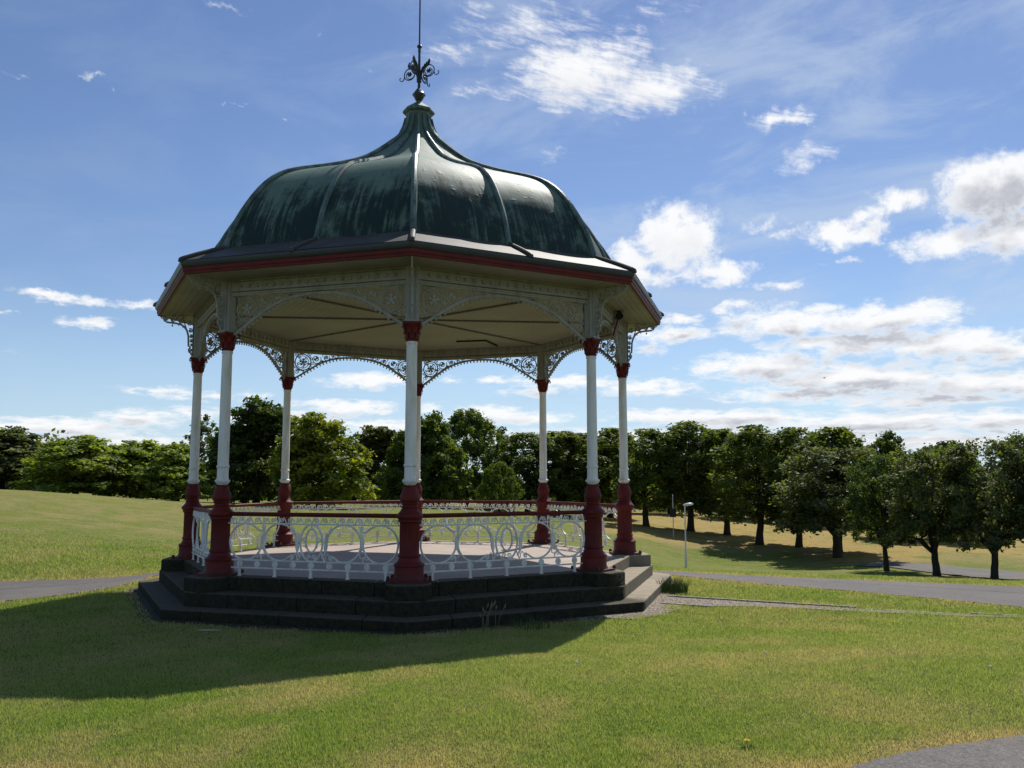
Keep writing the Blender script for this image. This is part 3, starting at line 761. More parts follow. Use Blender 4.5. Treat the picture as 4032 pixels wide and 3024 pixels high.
# --- boarded ceiling and eaves
def oct_sheet(r0, r1, z0, z1, down=True):
    """eight flat sectors between corner radii r0 < r1, with the apothem stored for the boarding"""
    m = MB()
    for k in range(8):
        a, b = A0 - k * OCT, A0 - (k + 1) * OCT
        vs = [(r0 * math.cos(a), r0 * math.sin(a), z0), (r1 * math.cos(a), r1 * math.sin(a), z1),
              (r1 * math.cos(b), r1 * math.sin(b), z1), (r0 * math.cos(b), r0 * math.sin(b), z0)]
        pc = [(r0 * C8, k, 0), (r1 * C8, k, 0), (r1 * C8, k, 0), (r0 * C8, k, 0)]
        m.add(vs, [(0, 1, 2, 3) if down else (3, 2, 1, 0)], pc)
    return m
oct_sheet(.02, 4.16, 4.678, 4.678).build('ceiling', M['painted_boarding'], stand, smooth=0)
oct_sheet(4.24, 5.0, 4.676, 4.660).build('eave_soffit', M['painted_boarding'], stand, smooth=0)
m = MB(); m.prism([(-.022, .05), (.022, .05), (.022, 4.10), (-.022, 4.10)], 4.648, 4.675)
m.prism([(-.035, .05), (.035, .05), (.035, 4.10), (-.035, 4.10)], 4.662, 4.6755)
cb0 = m.build('ceiling_batten', M['dark_batten'], stand, smooth=0); cb0.rotation_euler.z = COLR[0]
for k in range(1, 8): copy_part(cb0, stand, COLR[k])
m = MB(); m.lathe([(.16, 4.676), (.16, 4.655), (.09, 4.635), (.04, 4.61)], 16)
m.build('ceiling_boss', M['dark_batten'], stand)

# --- fascia, gutter, lead eaves, copper dome
def ring(profile, name, mat, smooth=35):
    """profile (corner radius, z) closed, swept round the octagon"""
    m = MB(); n = len(profile)
    for k in range(8):
        a, b = A0 - k * OCT, A0 - (k + 1) * OCT
        vs = [(r * math.cos(a), r * math.sin(a), z) for r, z in profile] + [(r * math.cos(b), r * math.sin(b), z) for r, z in profile]
        m.add(vs, [(i, n + i, n + (i + 1) % n, (i + 1) % n) for i in range(n)])
    return m.build(name, mat, stand, smooth=smooth)
ring([(4.955, 4.654), (5.008, 4.654), (5.012, 4.690), (5.024, 4.700), (5.024, 4.758), (4.955, 4.758)], 'fascia', M['red_paint'], 20)
ring([(4.97, 4.760), (5.035, 4.762), (5.058, 4.790), (5.066, 4.83), (5.066, 4.852), (5.044, 4.856), (4.97, 4.856)], 'gutter', M['gutter_paint'], 40)
m = MB()
for k in range(8):
    a, b = A0 - k * OCT, A0 - (k + 1) * OCT
    vs = []
    for r, z in ((5.052, 4.862), (4.80, 4.985), (4.55, 5.10), (4.24, 5.25)):
        for f in (0, .5, 1):
            p = (1 - f) * r * math.cos(a) + f * r * math.cos(b), (1 - f) * r * math.sin(a) + f * r * math.sin(b)
            vs.append((p[0], p[1], z + (.0 if f != .5 else .004)))
    fs = [(i * 3 + j + 1, i * 3 + j, (i + 1) * 3 + j, (i + 1) * 3 + j + 1) for i in range(3) for j in range(2)]
    m.add(vs, [f[::-1] for f in fs])
lead = m.build('eave_roof', M['lead_sheet'], stand, smooth=0)
def hip(rc, name='hip_roll'):
    m = MB()
    m.tube([(0, 4.22 * rc, 5.262), (0, 4.55 * rc, 5.118), (0, 4.80 * rc, 5.005), (0, 5.02 * rc, 4.897), (0, 5.062 * rc, 4.872), (0, 5.075 * rc, 4.835)], [.042, .042, .042, .042, .040, .034], 10)
    return m.build(name, M['lead_sheet'], lead)
h0 = hip(1.0); h1 = hip(C8)
h0.rotation_euler.z = COLR[0]; h1.rotation_euler.z = BAY[0]
for k in range(1, 8):
    copy_part(h0, lead, COLR[k]); copy_part(h1, lead, BAY[k])

PROF = [(4.275, 5.215), (4.19, 5.50), (4.08, 5.76), (3.95, 5.98), (3.81, 6.20), (3.62, 6.45), (3.41, 6.655), (3.17, 6.82), (2.86, 6.965), (2.55, 7.085), (2.20, 7.225), (1.84, 7.385),
        (1.5, 7.555), (1.28, 7.69), (1.10, 7.83), (.92, 7.97), (.77, 8.10), (.60, 8.25), (.46, 8.40), (.36, 8.53), (.30, 8.68), (.265, 8.82), (.25, 8.97)]
def resample(prof, n):
    p = np.array(prof); 
    for _ in range(2):
        q = np.empty((2 * len(p) - 2, 2)); q[0::2] = .75 * p[:-1] + .25 * p[1:]; q[1::2] = .25 * p[:-1] + .75 * p[1:]
        p = np.vstack([p[:1], q, p[-1:]])
    s = np.r_[0, np.cumsum(np.hypot(*np.diff(p, axis=0).T))]
    t = np.linspace(0, s[-1], n)
    return [(float(np.interp(x, s, p[:, 0])), float(np.interp(x, s, p[:, 1])), float(s[-1] - x)) for x in t]
PR = resample(PROF, 64)
m = MB(); NC = 9
for k in range(8):
    a, b = A0 - k * OCT, A0 - (k + 1) * OCT
    vs, pc = [], []
    for r, z, s in PR:
        wd = 2 * r * math.sin(PI / 8)
        for j in range(NC):
            f = j / (NC - 1)
            ca = (1 - f) * math.cos(a) + f * math.cos(b); sa = (1 - f) * math.sin(a) + f * math.sin(b)
            g = 1 + .006 * math.sin(PI * f * 2) ** 2
            vs.append((r * ca * g, r * sa * g, z)); pc.append(((f - .5) * wd + k * 7.3, s, k))
    fs = [(i * NC + j + 1, i * NC + j, (i + 1) * NC + j, (i + 1) * NC + j + 1) for i in range(len(PR) - 1) for j in range(NC - 1)]
    m.add(vs, fs, pc)
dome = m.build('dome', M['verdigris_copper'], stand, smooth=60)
def rib(rc, r):
    m = MB()
    pts = [(0, p[0] * rc + .012, p[1] + .006) for p in PR[::2]]
    m.tube(pts, [r if p[2] > 1.0 else max(.014, r * (.30 + .7 * p[2])) for p in PR[::2]], 8)
    m.tube([(0, pts[0][1] - .03, pts[0][2] + .05), (0, pts[0][1] + .02, pts[0][2] - .01), (0, pts[0][1] + .05, pts[0][2] + .02)], [.055, .06, .03], 8)
    return m.build('dome_rib', M['verdigris_rib'], dome)
r0 = rib(1.0, .052); r1 = rib(C8, .046)
r0.rotation_euler.z = COLR[0]; r1.rotation_euler.z = BAY[0]
for k in range(1, 8):
    copy_part(r0, dome, COLR[k]); copy_part(r1, dome, BAY[k])
m = MB()
m.lathe([(.255, 8.93), (.262, 8.955), (.325, 8.985), (.332, 9.015), (.322, 9.04), (.24, 9.10), (.13, 9.18), (.072, 9.225), (.052, 9.25), (.05, 9.27)], 8, ph=A0)
m.build('roof_cap', M['verdigris_rib'], stand, smooth=20)

# --- wrought iron finial
m = MB()
m.lathe([(.045, 9.255), (.07, 9.275), (.105, 9.345), (.135, 9.385), (.138, 9.405), (.118, 9.425), (.085, 9.475), (.045, 9.525), (.030, 9.55)], 8, ph=A0)
m.lathe([(.030, 9.54), (.028, 9.66), (.050, 9.675), (.052, 9.70), (.044, 9.73), (.046, 9.90), (.036, 9.95), (.028, 10.0), (.024, 10.32), (.032, 10.345), (.026, 10.37),
         (.028, 10.41), (.052, 10.435), (.055, 10.452), (.048, 10.47), (.024, 10.49), (.017, 10.52), (.015, 11.6), (.011, 12.55), (.002, 12.9)], 12)
fin = m.build('finial', M['wrought_iron'], stand)
def scroll():
    m = MB()
    def T(pts, r, n=6): m.tube([(0, a, b) for a, b in pts], r, n)
    T([(.045, 9.72), (.05, 9.80), (.085, 9.92)] + [(p[0], p[1]) for p in spiral(.225, 9.885, .125, .125, PI * .86, -.95, 30)], .012)
    pts = spiral(.225, 9.885, .125, .055, PI * 1.05, .68, 20)
    T(pts, .010)
    T([(.345, 9.85), (.362, 9.79), (.395, 9.765), (.44, 9.775), (.462, 9.81), (.45, 9.84), (.43, 9.835)], [.012, .012, .011, .011, .010, .010, .009])
    T([(.045, 9.86), (.10, 9.96), (.16, 10.01), (.215, 10.05), (.235, 10.10), (.235, 10.155)], [.026, .036, .040, .038, .028, .004], 6)
    T([(.12, 9.99), (.13, 10.04), (.118, 10.07)], [.02, .018, .004], 5); T([(.18, 10.02), (.165, 10.07), (.17, 10.09)], [.02, .014, .004], 5)
    for i in range(6):
        an = i * PI / 3
        m.tube([(0, .225, 9.885), (0, .225 + .035 * math.cos(an), 9.885 + .035 * math.sin(an)), (0, .225 + .062 * math.cos(an), 9.885 + .062 * math.sin(an))], [.022, .020, .004], 6)
    return m.build('scroll', M['wrought_iron'], fin)
s0 = scroll()
vx, vy = CAMX, CAMY; vd = math.atan2(vy, vx)
base = vd + PI / 2 - math.radians(29)
for i in range(4):
    o = s0 if i == 0 else copy_part(s0, fin, 0)
    o.rotation_euler.z = base + i * PI / 2 - PI / 2

# --- small fittings
def tan_bay(k):
    a = A0 - (k + .5) * OCT; return (math.cos(a), math.sin(a)), (math.sin(a), -math.cos(a))
m = MB()
m.tube([COND[0], COND[1], COND[2]], .020, 6)
m.build('cable_conduit', M['dark_plate'], stand)
n_, t_ = tan_bay(6)
def P6(u, o, z): return (n_[0] * o + t_[0] * u, n_[1] * o + t_[1] * u, z)
m = MB()
u0, o0 = FLOOD
def slab(m, pts, w):
    """flat board along pts (list of points), width w along the bay"""
    vs = []
    for (u, o, z) in pts:
        vs += [P6(u - w, o, z), P6(u + w, o, z), P6(u + w, o + .03, z), P6(u - w, o + .03, z)]
    fs = [(0, 1, 2, 3), tuple(len(vs) - 4 + j for j in (3, 2, 1, 0))]
    for i in range(len(pts) - 1):
        for j in range(4):
            fs.append((i * 4 + j, (i + 1) * 4 + j, (i + 1) * 4 + (j + 1) % 4, i * 4 + (j + 1) % 4))
    m.add(vs, fs)
slab(m, [(u0 + .08, o0, 4.19), (u0 + .06, o0 + .02, 4.28), (u0 + .0, o0 + .06, 4.45), (u0 - .04, o0 + .09, 4.60)], .10)
fl = m.build('hanging_board', M['red_paint'], stand, smooth=0)
m = MB()
m.tube([P6(u0 + .02, o0 + .10, 4.675), P6(u0 + .02, o0 + .10, 4.55)], .035, 8)
m.tube([P6(u0 - .12, o0 + .12, 4.60), P6(u0 + .10, o0 + .12, 4.57)], [.05, .075], 10)
m.build('floodlight', M['dark_plate'], fl)

# ------------------------------------------------------------------ ground
ROAD = [  # (near edge, far edge) pairs of the tarmac path that curves behind the bandstand
 ((-26, -12), (-30, -4)), ((-16, -7), (-18, -.6)), ((-12, -4.5), (-13.5, .4)), ((-9, -2.6), (-10.5, 1.1)), ((-6.99, -.94), (-8.06, 1.74)), ((-5.95, .15), (-6.6, 2.15)), ((-5.45, 1.6), (-5.75, 2.75)),
 ((-5.2, 3.0), (-4.9, 4.6)), ((-3.2, 5.35), (-3.0, 7.0)), ((0, 6.0), (.2, 7.7)), ((3.0, 5.2), (3.6, 6.6)), ((4.9, 3.0), (5.6, 3.9)), ((5.35, 1.6), (6.4, 1.35)), ((5.75, .55), (7.34, .44)),
 ((6.73, -.83), (8.5, -.35)), ((8.03, -2.37), (9.9, -1.2)), ((9.51, -4.44), (11.6, -2.3)), ((11.6, -7.6), (14.0, -5.0)), ((15, -13), (18, -10)), ((18, -18), (22, -16))]
FRONT = [  # path the photographer stands on: lawn edge, other edge
 ((-30, -13.5), (-30, -17.5)), ((-12, -12.6), (-12, -16.5)), ((-5, -12.35), (-5, -16.2)), ((-1.5, -12.75), (-1.5, -16.6)), ((.5, -12.75), (.5, -16.6)), ((1.77, -12.24), (2.2, -16.4)), ((2.37, -12.02), (3.0, -16.3)),
 ((3.3, -11.86), (4.0, -16.2)), ((5, -11.68), (6, -16)), ((9, -11.6), (10, -16)), ((14, -12.2), (14, -17)), ((19, -13.5), (21, -17.5))]
FARP = [((29.6, 33.4), (32.0, 34.6)), ((30.2, 31), (33.0, 32.4)), ((29.9, 27.5), (34.0, 29.6)), ((30.0, 25), (35.0, 27.6)), ((30.4, 22.6), (36.0, 26.2)), ((31.5, 19.5), (37.4, 24.4)), ((34, 15), (41, 20)), ((40, 8), (48, 13))]
SPUR = [((3.95, -3.02), (4.35, -2.34)), ((4.56, -3.50), (4.95, -2.80)), ((5.45, -3.70), (5.68, -3.32)), ((6.68, -4.42), (6.85, -4.12)), ((8.08, -5.25), (8.2, -5.02)), ((9.46, -6.1), (9.55, -5.9)), ((11.1, -7.15), (11.2, -6.95))]

def catmull(pairs, n):
    P = np.array([[*a, *b] for a, b in pairs], float)
    out = []
    for i in range(len(P) - 1):
        p0, p1, p2, p3 = P[max(i - 1, 0)], P[i], P[i + 1], P[min(i + 2, len(P) - 1)]
        for t in np.arange(n) / n:
            out.append(.5 * (2 * p1 + (p2 - p0) * t + (2 * p0 - 5 * p1 + 4 * p2 - p3) * t ** 2 + (3 * p1 - p0 - 3 * p2 + p3) * t ** 3))
    out.append(P[-1]); return np.array(out)

def strip(name, pairs, n, cross, lift, mat, wob=.05, seed=0):
    c = catmull(pairs, n); rng = np.random.default_rng(seed)
    k = len(c)
    def smooth_noise():
        w = rng.normal(0, 1, k + 8); w = np.convolve(w, np.ones(4) / 4, 'same') + .5 * rng.normal(0, 1, k + 8); return w[:k] * wob
    d = c[:, 2:] - c[:, :2]; L = np.hypot(d[:, 0], d[:, 1])[:, None]; d = d / np.maximum(L, 1e-6)
    a = c[:, :2] + d * smooth_noise()[:, None]; b = c[:, 2:] + d * smooth_noise()[:, None]
    V = []; pc = []
    s = np.r_[0, np.cumsum(np.hypot(*np.diff(a, axis=0).T))]
    for j in range(cross + 1):
        f = j / cross; V.append(a * (1 - f) + b * f); pc.append(np.c_[s, np.full(k, f), np.zeros(k)])
    V = np.stack(V, 1).reshape(-1, 2); pc = np.stack(pc, 1).reshape(-1, 3)
    z = height(V[:, 0], V[:, 1]) + lift
    F = []
    q = cross + 1
    for i in range(k - 1):
        for j in range(cross): F.append((i * q + j, (i + 1) * q + j, (i + 1) * q + j + 1, i * q + j + 1))
    me = numpy_mesh(name, np.c_[V, z], F, mat, smooth=True)
    at = me.attributes.new('pc', 'FLOAT_VECTOR', 'POINT'); at.data.foreach_set('vector', pc.astype(np.float32).ravel())
    o = link(name, me); return tag(o, kind='structure'), np.vstack([a, b[::-1]])

road, ROADP = strip('path', ROAD, 14, 8, .016, M['tarmac'], .03, 1)
fpath, FRONTP = strip('front_path', FRONT, 30, 8, .014, M['tarmac'], .014, 2)
farp, FARPP = strip('lower_path', FARP, 10, 4, .05, M['tarmac'], .05, 3)
spur, SPURP = strip('gravel_path', SPUR, 10, 4, .012, M['gravel'], .03, 4)

def inside(poly, X, Y):
    x, y = X, Y; r = np.zeros(X.shape, bool); n = len(poly); j = n - 1
    for i in range(n):
        xi, yi = poly[i]; xj, yj = poly[j]
        c = ((yi > y) != (yj > y)) & (x < (xj - xi) * (y - yi) / (yj - yi + 1e-12) + xi)
        r ^= c; j = i
    return r
def pdist(line, X, Y):
    d = np.full(X.shape, 1e9)
    for (x0, y0), (x1, y1) in zip(line[:-1], line[1:]):
        dx, dy = x1 - x0, y1 - y0; t = np.clip(((X - x0) * dx + (Y - y0) * dy) / (dx * dx + dy * dy + 1e-12), 0, 1)
        d = np.minimum(d, np.hypot(X - x0 - t * dx, Y - y0 - t * dy))
    return d
def octd(X, Y):       # octagon "corner radius" of a point
    a = np.arctan2(Y, X) - A0; a = np.mod(a, OCT) - OCT / 2
    return np.hypot(X, Y) * np.cos(a) / C8

FE = np.array([p[0] for p in FRONT]); RN = np.array([p[0] for p in ROAD]); RF = np.array([p[1] for p in ROAD])
def dryness(X, Y):
    X = np.asarray(X, float); Y = np.asarray(Y, float)
    dx, dy = X - CAMX, Y - CAMY; r = np.hypot(dx, dy); az = np.degrees(np.arctan2(dx, dy))
    S = lambda v, a, b: np.clip((v - a) / (b - a), 0, 1) ** 2 * (3 - 2 * np.clip((v - a) / (b - a), 0, 1))
    d = .11 + 0 * X
    d = np.maximum(d, .72 * np.exp(-(pdist(FE, X, Y) / .30) ** 2))
    d = np.maximum(d, .55 * np.exp(-(pdist(RN, X, Y) / .30) ** 2)); d = np.maximum(d, .55 * np.exp(-(pdist(RF, X, Y) / .35) ** 2))
    d = np.maximum(d, .6 * np.exp(-(np.clip(octd(X, Y) - 5.2, 0, 9) / .22) ** 2))
    for bx, by, br, ba in ((-2.8, -11.2, .9, .85), (-4.3, -10.9, 1.0, .8), (-.6, -11.7, .9, .6), (2.6, -9.4, .8, .55), (1.8, -10.7, .7, .4), (3.4, -8.7, 1.0, .45), (5.5, -6.5, 1.2, .4), (6.5, -3.6, 1.2, .5), (-1.2, -9.6, .9, .4), (.6, -10.3, .6, .45)):
        d = np.maximum(d, .75 * ba * np.exp(-(((X - bx) / br) ** 2 + ((Y - by) / (br * .8)) ** 2)))
    d = np.maximum(d, .40 * S(r, 24, 38) * S(-az, 3, 9))                   # hillside on the left
    d = np.maximum(d, 1.05 * S(r, 64, 72) * S(az, 12, 16))                   # parched field behind the lime row
    d = np.maximum(d, 1.0 * S(r, 56, 64) * S(az, 26, 31) * (1 - .55 * S(az, 34, 38)))
    d = np.where((az > -4) & (r > 21), np.where(d < .3, d * (1 - .85 * S(r, 21, 26)), d), d)
    return d

def terrain():
    az = np.unique(np.r_[np.arange(-30, 52, .5), np.arange(52, 330, 6.0)])
    rs = [0.25]
    while rs[-1] < 1500: rs.append(rs[-1] * (1.022 if rs[-1] < 140 else 1.12) + .06)
    rs = np.array(rs); A, R = np.meshgrid(np.radians(az), rs, indexing='ij')
    X = CAMX + R * np.sin(A); Y = CAMY + R * np.cos(A); Z = height(X.ravel(), Y.ravel())
    na, nr = len(az), len(rs)
    i, j = np.meshgrid(np.arange(na), np.arange(nr - 1), indexing='ij'); i2 = (i + 1) % na
    F = np.stack([i * nr + j, i * nr + j + 1, i2 * nr + j + 1, i2 * nr + j], -1).reshape(-1, 4)
    V = np.c_[X.ravel(), Y.ravel(), Z]; c = len(V)
    V = np.vstack([V, [[CAMX, CAMY, float(height(np.array([CAMX]), np.array([CAMY]))[0])]]])
    me = numpy_mesh('ground', V, F, M['lawn'], {'dry': np.r_[dryness(X.ravel(), Y.ravel()), .2], 'near': np.r_[np.clip(1.75 - R.ravel() / 19, 0, 1), 1]}, smooth=True)
    return tag(link('ground', me), kind='structure')
ground = terrain()

# gravel margin round the steps
m = MB(); rng = np.random.default_rng(5); n = 160; vs = []
for i in range(n):
    a = 2 * PI * i / n; c, s = math.cos(a), math.sin(a)
    ro = 1.0 / float(octd(np.array([c]), np.array([s]))[0])
    o_ = 5.26 + .05 * math.sin(i * .9) + .05 * rng.normal() + (.34 if -1.0 < a - 2 * PI < -.45 else 0)
    for r in (4.95, o_):
        x, y = c * ro * r, s * ro * r; vs.append((x, y, float(height(np.array([x]), np.array([y]))[0]) + (.022 if r == 4.95 else .010)))
m.add(vs, [(2 * i, 2 * i + 1, (2 * i + 3) % (2 * n), (2 * i + 2) % (2 * n)) for i in range(n)])
tag(m.build('gravel_bed', M['gravel'], None), kind='structure')

# stone edging of the little path
def kerb(pts, w, h):
    h *= .6
    m = MB(); 
    for (x0, y0), (x1, y1) in zip(pts[:-1], pts[1:]):
        L = math.hypot(x1 - x0, y1 - y0); tx, ty = (x1 - x0) / L, (y1 - y0) / L; nx, ny = -ty, tx
        k = max(1, int(L / .9))
        for i in range(k):
            a, b = L * i / k + .004, L * (i + 1) / k - .004
            z = float(height(np.array([x0 + tx * (a + b) / 2]), np.array([y0 + ty * (a + b) / 2]))[0])
            m.prism([(x0 + tx * a - nx * w / 2, y0 + ty * a - ny * w / 2), (x0 + tx * b - nx * w / 2, y0 + ty * b - ny * w / 2), (x0 + tx * b + nx * w / 2, y0 + ty * b + ny * w / 2), (x0 + tx * a + nx * w / 2, y0 + ty * a + ny * w / 2)], z - .1, z + h)
    return tag(m.build('path_kerb', M['kerb_stone'], None, smooth=0, bevel=.008), kind='structure')
kerb([(4.33, -2.30), (5.70, -3.26), (6.85, -4.07)], .07, .055)
kerb([(6.95, -4.14), (8.2, -4.96), (9.55, -5.84)], .06, .022)
kerb([(3.93, -3.06), (4.62, -3.58)], .07, .045)

# ------------------------------------------------------------------ grass blades
def grass():
    rng = np.random.default_rng(11)
    N = 1850000
    az = np.radians(rng.uniform(-44, 64, N)); u = rng.uniform(0, 1, N)
    r0, r1 = 4.7, 33.0
    r = r0 * (r1 / r0) ** (u ** .92)
    X = CAMX + r * np.sin(az); Y = CAMY + r * np.cos(az)
    ok = (octd(X, Y) > 5.24) & ~inside(ROADP, X, Y) & (~inside(FRONTP, X, Y) | (pdist(FRONTP[:len(FRONTP) // 2], X, Y) < .10 * rng.uniform(0, 1, N) ** 2)) & ~(inside(SPURP, X, Y) & (rng.uniform(0, 1, N) > np.clip((X - 5.2) / 3, 0, .7)))
    ok &= (octd(X, Y) > 5.42) | (rng.uniform(0, 1, N) < .22)
    ok &= rng.uniform(0, 1, N) > np.clip((r - 19) / 13, 0, .97)
    X, Y, r, u = X[ok], Y[ok], r[ok], u[ok]; n = len(X)
    Z = height(X, Y); dr = dryness(X, Y)
    # clumpiness
    cl = .5 + .25 * np.sin(X * 5.1 + 1.7 * np.sin(Y * 3.3)) + .25 * np.sin(Y * 6.3 + 1.9 * np.sin(X * 4.7))
    h = rng.uniform(.014, .040, n) * (.72 + .5 * cl) * (1 - .35 * np.clip(dr, 0, 1)) * np.clip(r / 11, .85, 1.7)
    w = rng.uniform(.0020, .0042, n) * np.clip(r / 6.5, 1, 4.2)
    th = rng.uniform(0, 2 * PI, n); ln = rng.uniform(.1, .75, n) * h; la = rng.uniform(0, 2 * PI, n)
    cx, sx = np.cos(th) * w, np.sin(th) * w
    V = np.empty((n, 3, 3), np.float32)
    V[:, 0] = np.c_[X - cx, Y - sx, Z - .004]; V[:, 1] = np.c_[X + cx, Y + sx, Z - .004]
    V[:, 2] = np.c_[X + ln * np.cos(la), Y + ln * np.sin(la), Z + h]
    F = np.arange(3 * n).reshape(n, 3)
    rnd = np.repeat(rng.uniform(0, 1, n), 3)
    me = numpy_mesh('grass', V.reshape(-1, 3), F, M['grass_blades'], {'rnd': rnd, 'dry': np.repeat(dr, 3)})
    return tag(link('grass', me), 'short mown lawn grass around the bandstand', 'grass', kind='stuff')
grass()

# ------------------------------------------------------------------ trees
def crown_points(kind, rng):
    """cluster centres + radii for a tree of height 1 and half-width 1 (x,y scaled later)"""
    out = []
    if kind == 'lime':
        for _ in range(150):
            z = rng.uniform(.20, 1.0); f = (z - .20) / .80
            w = max(.05, 1 - abs(2 * f * .90 - .78) ** 2.5) ** .5
            q = rng.uniform(0, 2 * PI); r = w * math.sqrt(rng.uniform(.12, 1))
            out.append((r * math.cos(q), r * math.sin(q), min(z, .985), .17))
    elif kind == 'round':
        for _ in range(190):
            z = rng.uniform(.25, 1.0); f = (z - .25) / .75
            w = max(.12, 1 - abs(2 * f * .90 - .98) ** 2.3) ** .5
            q = rng.uniform(0, 2 * PI); r = w * rng.uniform(.1, 1) ** .42
            if f < .2 and r < .55: continue
            out.append((r * math.cos(q) * .95, r * math.sin(q) * .95, z * .975, .15))
        for _ in range(14):
            q = rng.uniform(0, 2 * PI); r = rng.uniform(.72, .95); out.append((r * math.cos(q), r * math.sin(q), rng.uniform(.25, .34), .11))
    elif kind == 'bushy':
        lobes = []
        for _ in range(11):
            q = rng.uniform(0, 2 * PI); rr = rng.uniform(.15, .68); lobes.append((rr * math.cos(q), rr * math.sin(q), .78 - .62 * rr ** 1.4 + rng.uniform(-.07, .09), rng.uniform(.26, .44)))
        lobes = lobes + [(0, 0, .72, .45), (rng.uniform(-.2, .2), 0, .84, .30)]
        for _ in range(230):
            lx, ly, lz, lr = lobes[int(rng.integers(len(lobes)))]
            d = rng.normal(0, 1, 3); d /= np.linalg.norm(d); k = rng.uniform(.55, 1.0)
            p = (lx + d[0] * lr * k, ly + d[1] * lr * k, lz + d[2] * lr * .55 * k)
            if p[2] > .98: p = (p[0], p[1], .98)
            if p[2] < .05: p = (p[0], p[1], rng.uniform(.05, .3))
            out.append((*p, .13))
        for _ in range(110):
            q = rng.uniform(0, 2 * PI); r = rng.uniform(.2, .92); out.append((r * math.cos(q), r * math.sin(q), rng.uniform(.04, .5), .15))
    elif kind == 'spruce':
        for _ in range(150):
            z = rng.uniform(.06, 1.0); w = (1 - z) ** .85 * (.75 + .35 * ((z * 9) % 1 < .5)) + .03
            q = rng.uniform(0, 2 * PI); r = w * math.sqrt(rng.uniform(.1, 1))
            out.append((r * math.cos(q), r * math.sin(q), z * .985, .10))
    elif kind == 'poplar':
        sp = [(rng.uniform(-.6, .6), rng.uniform(-.6, .6), rng.uniform(.78, 1.0)) for _ in range(11)]
        for _ in range(210):
            x, y, top = sp[int(rng.integers(len(sp)))]
            f = rng.uniform(.08, 1) ; z = f * top; w = .34 * (1 - f ** 2.2) + .05
            q = rng.uniform(0, 2 * PI); r = w * math.sqrt(rng.uniform(0, 1))
            out.append((x * (.5 + .5 * f) + r * math.cos(q), y * (.5 + .5 * f) + r * math.sin(q), z * .985, .10))
    elif kind == 'birch':
        for _ in range(300):
            q = rng.uniform(0, 2 * PI); z = rng.uniform(.10, 1); f = (z - .16) / .84
            w = math.sin(PI * min(1, f * .72 + .24)) ** .8
            r = w * math.sqrt(rng.uniform(.15, 1)) * .95
            out.append((r * math.cos(q), r * math.sin(q), z * .98, .12))
    return out

